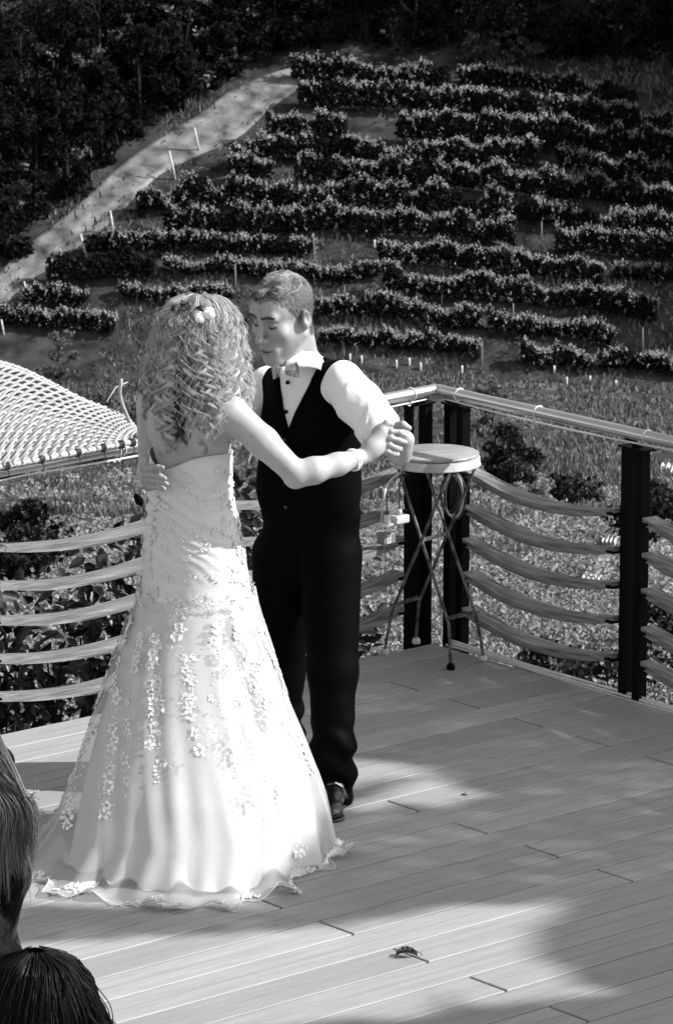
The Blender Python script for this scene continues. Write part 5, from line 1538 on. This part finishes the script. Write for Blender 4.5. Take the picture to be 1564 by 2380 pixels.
for i in range(520):
    phi = rg.random()*6.28; zend = -0.16-0.12*rg.random(); q = 0.86+0.16*rg.random(); s = np.linspace(0, 1, 30)
    z_0 = 0.125-0.09*rg.random()**3; z = z_0+(zend-z_0)*s**1.2; R = np.interp(-z, -zt2, rt2)*(1+(q-1)*np.clip(s*4, 0, 1))
    wv = 0.012*np.clip((s-0.15)*2, 0, 1)*np.sin(s*(11+6*rg.random())+rg.random()*6+phi*4)
    ph = phi+0.35*s*np.sin(phi*2+1)
    c = np.stack([(R+wv)*np.cos(ph), 0.9*(R+wv)*np.sin(ph), z+0.6*wv], -1)
    t0 = 0.6+0.9*rg.random()
    for k in range(5):
        o = rg.normal(size=3)*0.008
        pp.append(hc+c+o*(0.3+s[:, None])); tn.append(t0); rr_.append(np.full(30, 0.0014))
for i in range(140):
    phi = -1.6+rg.random()*3.4; s = np.linspace(0, 1, 30); z = 0.085-0.28*s
    R = np.interp(-z, -zt2, rt2)*(1.02+0.30*rg.random()*s**2); c = np.stack([R*np.cos(phi), 0.9*R*np.sin(phi), z+0.018*np.sin(s*9+phi*7)], -1)
    pp.append(hc+c); tn.append(1.2); rr_.append(np.full(30, 0.0011))
Vv, Qq = strands(np.array(pp), np.array(rr_)); cap_v, cap_q = sdf_mesh([ell(hc, (0.092, 0.098, 0.115), None, 0.02), ell(hc-Z*0.09, (0.11, 0.095, 0.10), None, 0.05)], 0.008)
mesh_obj('hair', np.concatenate([Vv, cap_v]), np.concatenate([Qq, cap_q+len(Vv)]), M_haird, child, True, None, np.concatenate([np.repeat(tn, 90), np.full(len(cap_v), 0.5)]))

# woman with long straight hair in a glossy black jacket
YW = 8.7
hw_ = P(-152, 1490, YW)
wom = empty('person', np.array([hw_[0], YW, 0]), 'onlooker at the left edge with long straight hair over a glossy black jacket', 'person')
def wq(dx, dy, dz): return hw_+np.array([dx, dy, dz])
wb = [ell(hw_, (0.075, 0.095, 0.11), None, 0.03), ell(wq(0.02, 0.05, -0.05), (0.055, 0.06, 0.07), None, 0.03), cone(wq(0.03, 0.11, -0.01), wq(0.035, 0.125, -0.04), 0.008, 0.012, 0.01), cone(wq(0, 0, -0.08), wq(0, 0, -0.22), 0.048, 0.05, 0.02), cone(wq(-0.13, 0, -0.29), P(-36, 1796, YW), 0.042, 0.042, 0.05), ell(wq(0, 0, -0.5), (0.11, 0.06, 0.25), None, 0.05), ell(wq(0, 0, -0.78), (0.13, 0.08, 0.16), None, 0.05)]
for s in (-1, 1):
    wb += [cone(np.array([hw_[0]+s*0.075, YW, 0.66]), np.array([hw_[0]+s*0.085, YW, 0.46]), 0.06, 0.052, 0.03), cone(np.array([hw_[0]+s*0.085, YW, 0.46]), np.array([hw_[0]+s*0.085, YW, 0.07]), 0.052, 0.035, 0.02), cone(np.array([hw_[0]+s*0.085, YW-0.03, 0.04]), np.array([hw_[0]+s*0.095, YW+0.15, 0.03]), 0.036, 0.024, 0.02)]
shp = P(-30, 1790, YW); elp = P(14, 2040, YW); wrp = P(-20, 2250, YW+0.05)
wb += [cone(shp, elp, 0.034, 0.028, 0.02), cone(elp, wrp, 0.028, 0.022, 0.02), ell(wrp+np.array([-0.01, 0.02, -0.05]), (0.02, 0.035, 0.05), None, 0.02)]
cv, cq = sdf_mesh(wb, 0.010); mesh_obj('body', cv, cq, M_skin, wom, True, None, np.ones(len(cv)))
jk = [cone(wq(-0.13, 0, -0.29), shp, 0.060, 0.062, 0.05), ell(wq(0, 0, -0.5), (0.155, 0.105, 0.28), None, 0.05), ell(wq(0, 0, -0.80), (0.20, 0.145, 0.22), None, 0.05), cone(shp, elp, 0.062, 0.052, 0.02), cone(elp, P(-12, 2225, YW+0.04), 0.052, 0.042, 0.02)]
cv, cq = sdf_mesh(jk, 0.008); mesh_obj('jacket', wrinkle(cv, cq, 0.010, 16, (1, 1, 0.7)), cq, M_jack, wom)
sk_ = [cone(wq(0, 0, -0.80), np.array([hw_[0], YW, 0.35]), 0.17, 0.14, 0.03)]
cv, cq = sdf_mesh(sk_, 0.014); mesh_obj('skirt', wrinkle(cv, cq, 0.006, 8), cq, M_vest, wom)
rg = np.random.default_rng(71); pp = []; tn = []; rr_ = []
s = np.linspace(0, 1, 34)
tn2 = []
for i in range(1100):
    phi = rg.random()*6.28
    e = 0.5+0.5*math.cos(phi)                       # 1 on the right side
    p0 = wq(0.02*math.cos(phi), 0.02*math.sin(phi), 0.118)
    p1 = wq(0.092*math.cos(phi), 0.105*math.sin(phi), 0.02)
    p2 = wq(0.115*math.cos(phi)+0.01, 0.10*math.sin(phi)-0.01, -0.17)
    xr = np.interp(rg.random(), [0, 1], [-60, 92]); yr = np.interp(xr, [-60, 92], [1960, 1965])+rg.normal()*48
    p3 = P(xr*0.72-10, 1845, YW-0.07-0.05*rg.random()); p4 = P(xr, yr, YW-0.085-0.035*rg.random())
    c = spline([p0, p1, p2, p3, p4], 34)
    if math.sin(phi) > 0.6: c = spline([p0, p1, wq(0.10*math.cos(phi), 0.10*math.sin(phi), -0.1), wq(0.12*math.cos(phi), 0.07, -0.28)], 34)
    t0 = 0.35+1.1*rg.random()**1.5
    for k in range(3):
        o = rg.normal(size=3)*0.004
        pp.append(c+o*(0.4+0.6*s[:, None])); tn.append(t0*(0.85+0.3*rg.random())); rr_.append(0.0010*np.where(s > 0.8, 1-(s-0.8)*4.5, 1)); tn2.append(0.35+1.9*s**3)
Vv, Qq = strands(np.array(pp), np.array(rr_)); cap_v, cap_q = sdf_mesh([ell(wq(0, 0, 0.01), (0.085, 0.10, 0.112), None, 0.02)], 0.008)
mesh_obj('hair', np.concatenate([Vv, cap_v]), np.concatenate([Qq, cap_q+len(Vv)]), M_hairl, wom, True, None, np.concatenate([np.repeat((np.array(tn)[:, None]*np.array(tn2)).ravel(), 3), np.full(len(cap_v), 0.3)]))

# ================================================================== added leaf canopy outside the frame, cut to shade chosen parts of the deck
M_shadeleaf = mat('shade_canopy_leaves', 0.06, 0.5, 0.3, island=0.5, trans=0.5, tgain=2.5)
def inpoly(p, poly):
    x, y = p; c = False
    for i in range(len(poly)):
        x0, y0 = poly[i]; x1, y1 = poly[i-1]
        if (y0 > y) != (y1 > y) and x < (x1-x0)*(y-y0)/(y1-y0)+x0: c = not c
    return c
LIT = [[(-400, 2215), (0, 2192), (400, 2176), (750, 2150), (880, 2128), (1060, 2102), (1350, 2085), (1290, 2140), (1260, 2190), (1290, 2240), (1370, 2285), (1500, 2312), (1330, 2330), (1150, 2335), (1000, 2322), (1120, 2345), (900, 2370), (500, 2390), (300, 2440), (-400, 2480)],
       [(-400, 1940), (60, 1888), (500, 1850), (820, 1830), (1010, 1795), (930, 1772), (830, 1766), (600, 1740), (300, 1775), (180, 1765), (60, 1715), (-400, 1650)],
       [(800, 1880), (1000, 1800), (1090, 1830), (1130, 1850), (1040, 1875), (960, 1862), (880, 1880), (820, 1905)]]
LITW = [[tuple(G(x, y)[:2]) for x, y in poly] for poly in LIT]
rg = np.random.default_rng(21)
hb = 6.0
off = SD/SD[2]
pts = []
n = 0
gxy = [(i, j) for i in range(-15, 130) for j in range(180)]
for i, j in gxy:
    x = -0.80+0.04*(i+1.2*rg.random()); y = 8.0+0.04*(j+1.2*rg.random())
    if x < -0.22 and y > 11.12: continue
    if any(inpoly((x, y), p) for p in LITW): continue
    if y < 11.3 and x > 0.1:
        pts.append(np.array([x+rg.normal()*0.03, y+rg.normal()*0.03, 0])+off*(hb+0.3+0.5*rg.random()))
    z = hb+rg.normal()*0.16
    q = np.array([x, y, 0])+off*z
    pts.append(q)
pts = np.array(pts)
tb = np.array([9.4, 9.0, terr(9.4, 9.0)])
root = empty('added_shade_canopy', tb, 'added leaf canopy cut to shade the deck, unseen outside the picture on the right', 'tree')
Vv, Ff = leaves(pts, 0.0445, SD, 0.30, 0.62, rg)
mesh_obj('crown', Vv, Ff, M_shadeleaf, root, False)
mb = MB()
tt = tb+np.array([0, 0, 7.0])
mb.tube([tb-Z*0.3, tb+Z*5, tt], [0.16, 0.13, 0.10], 10)
for q in pts[rg.integers(0, len(pts), 26)]:
    mb.tube([tt-Z*rg.random()*1.2, (tt+q)/2+Z*0.2, q], [0.035, 0.02, 0.006], 6)
mb.obj('trunk', M_bark, root)
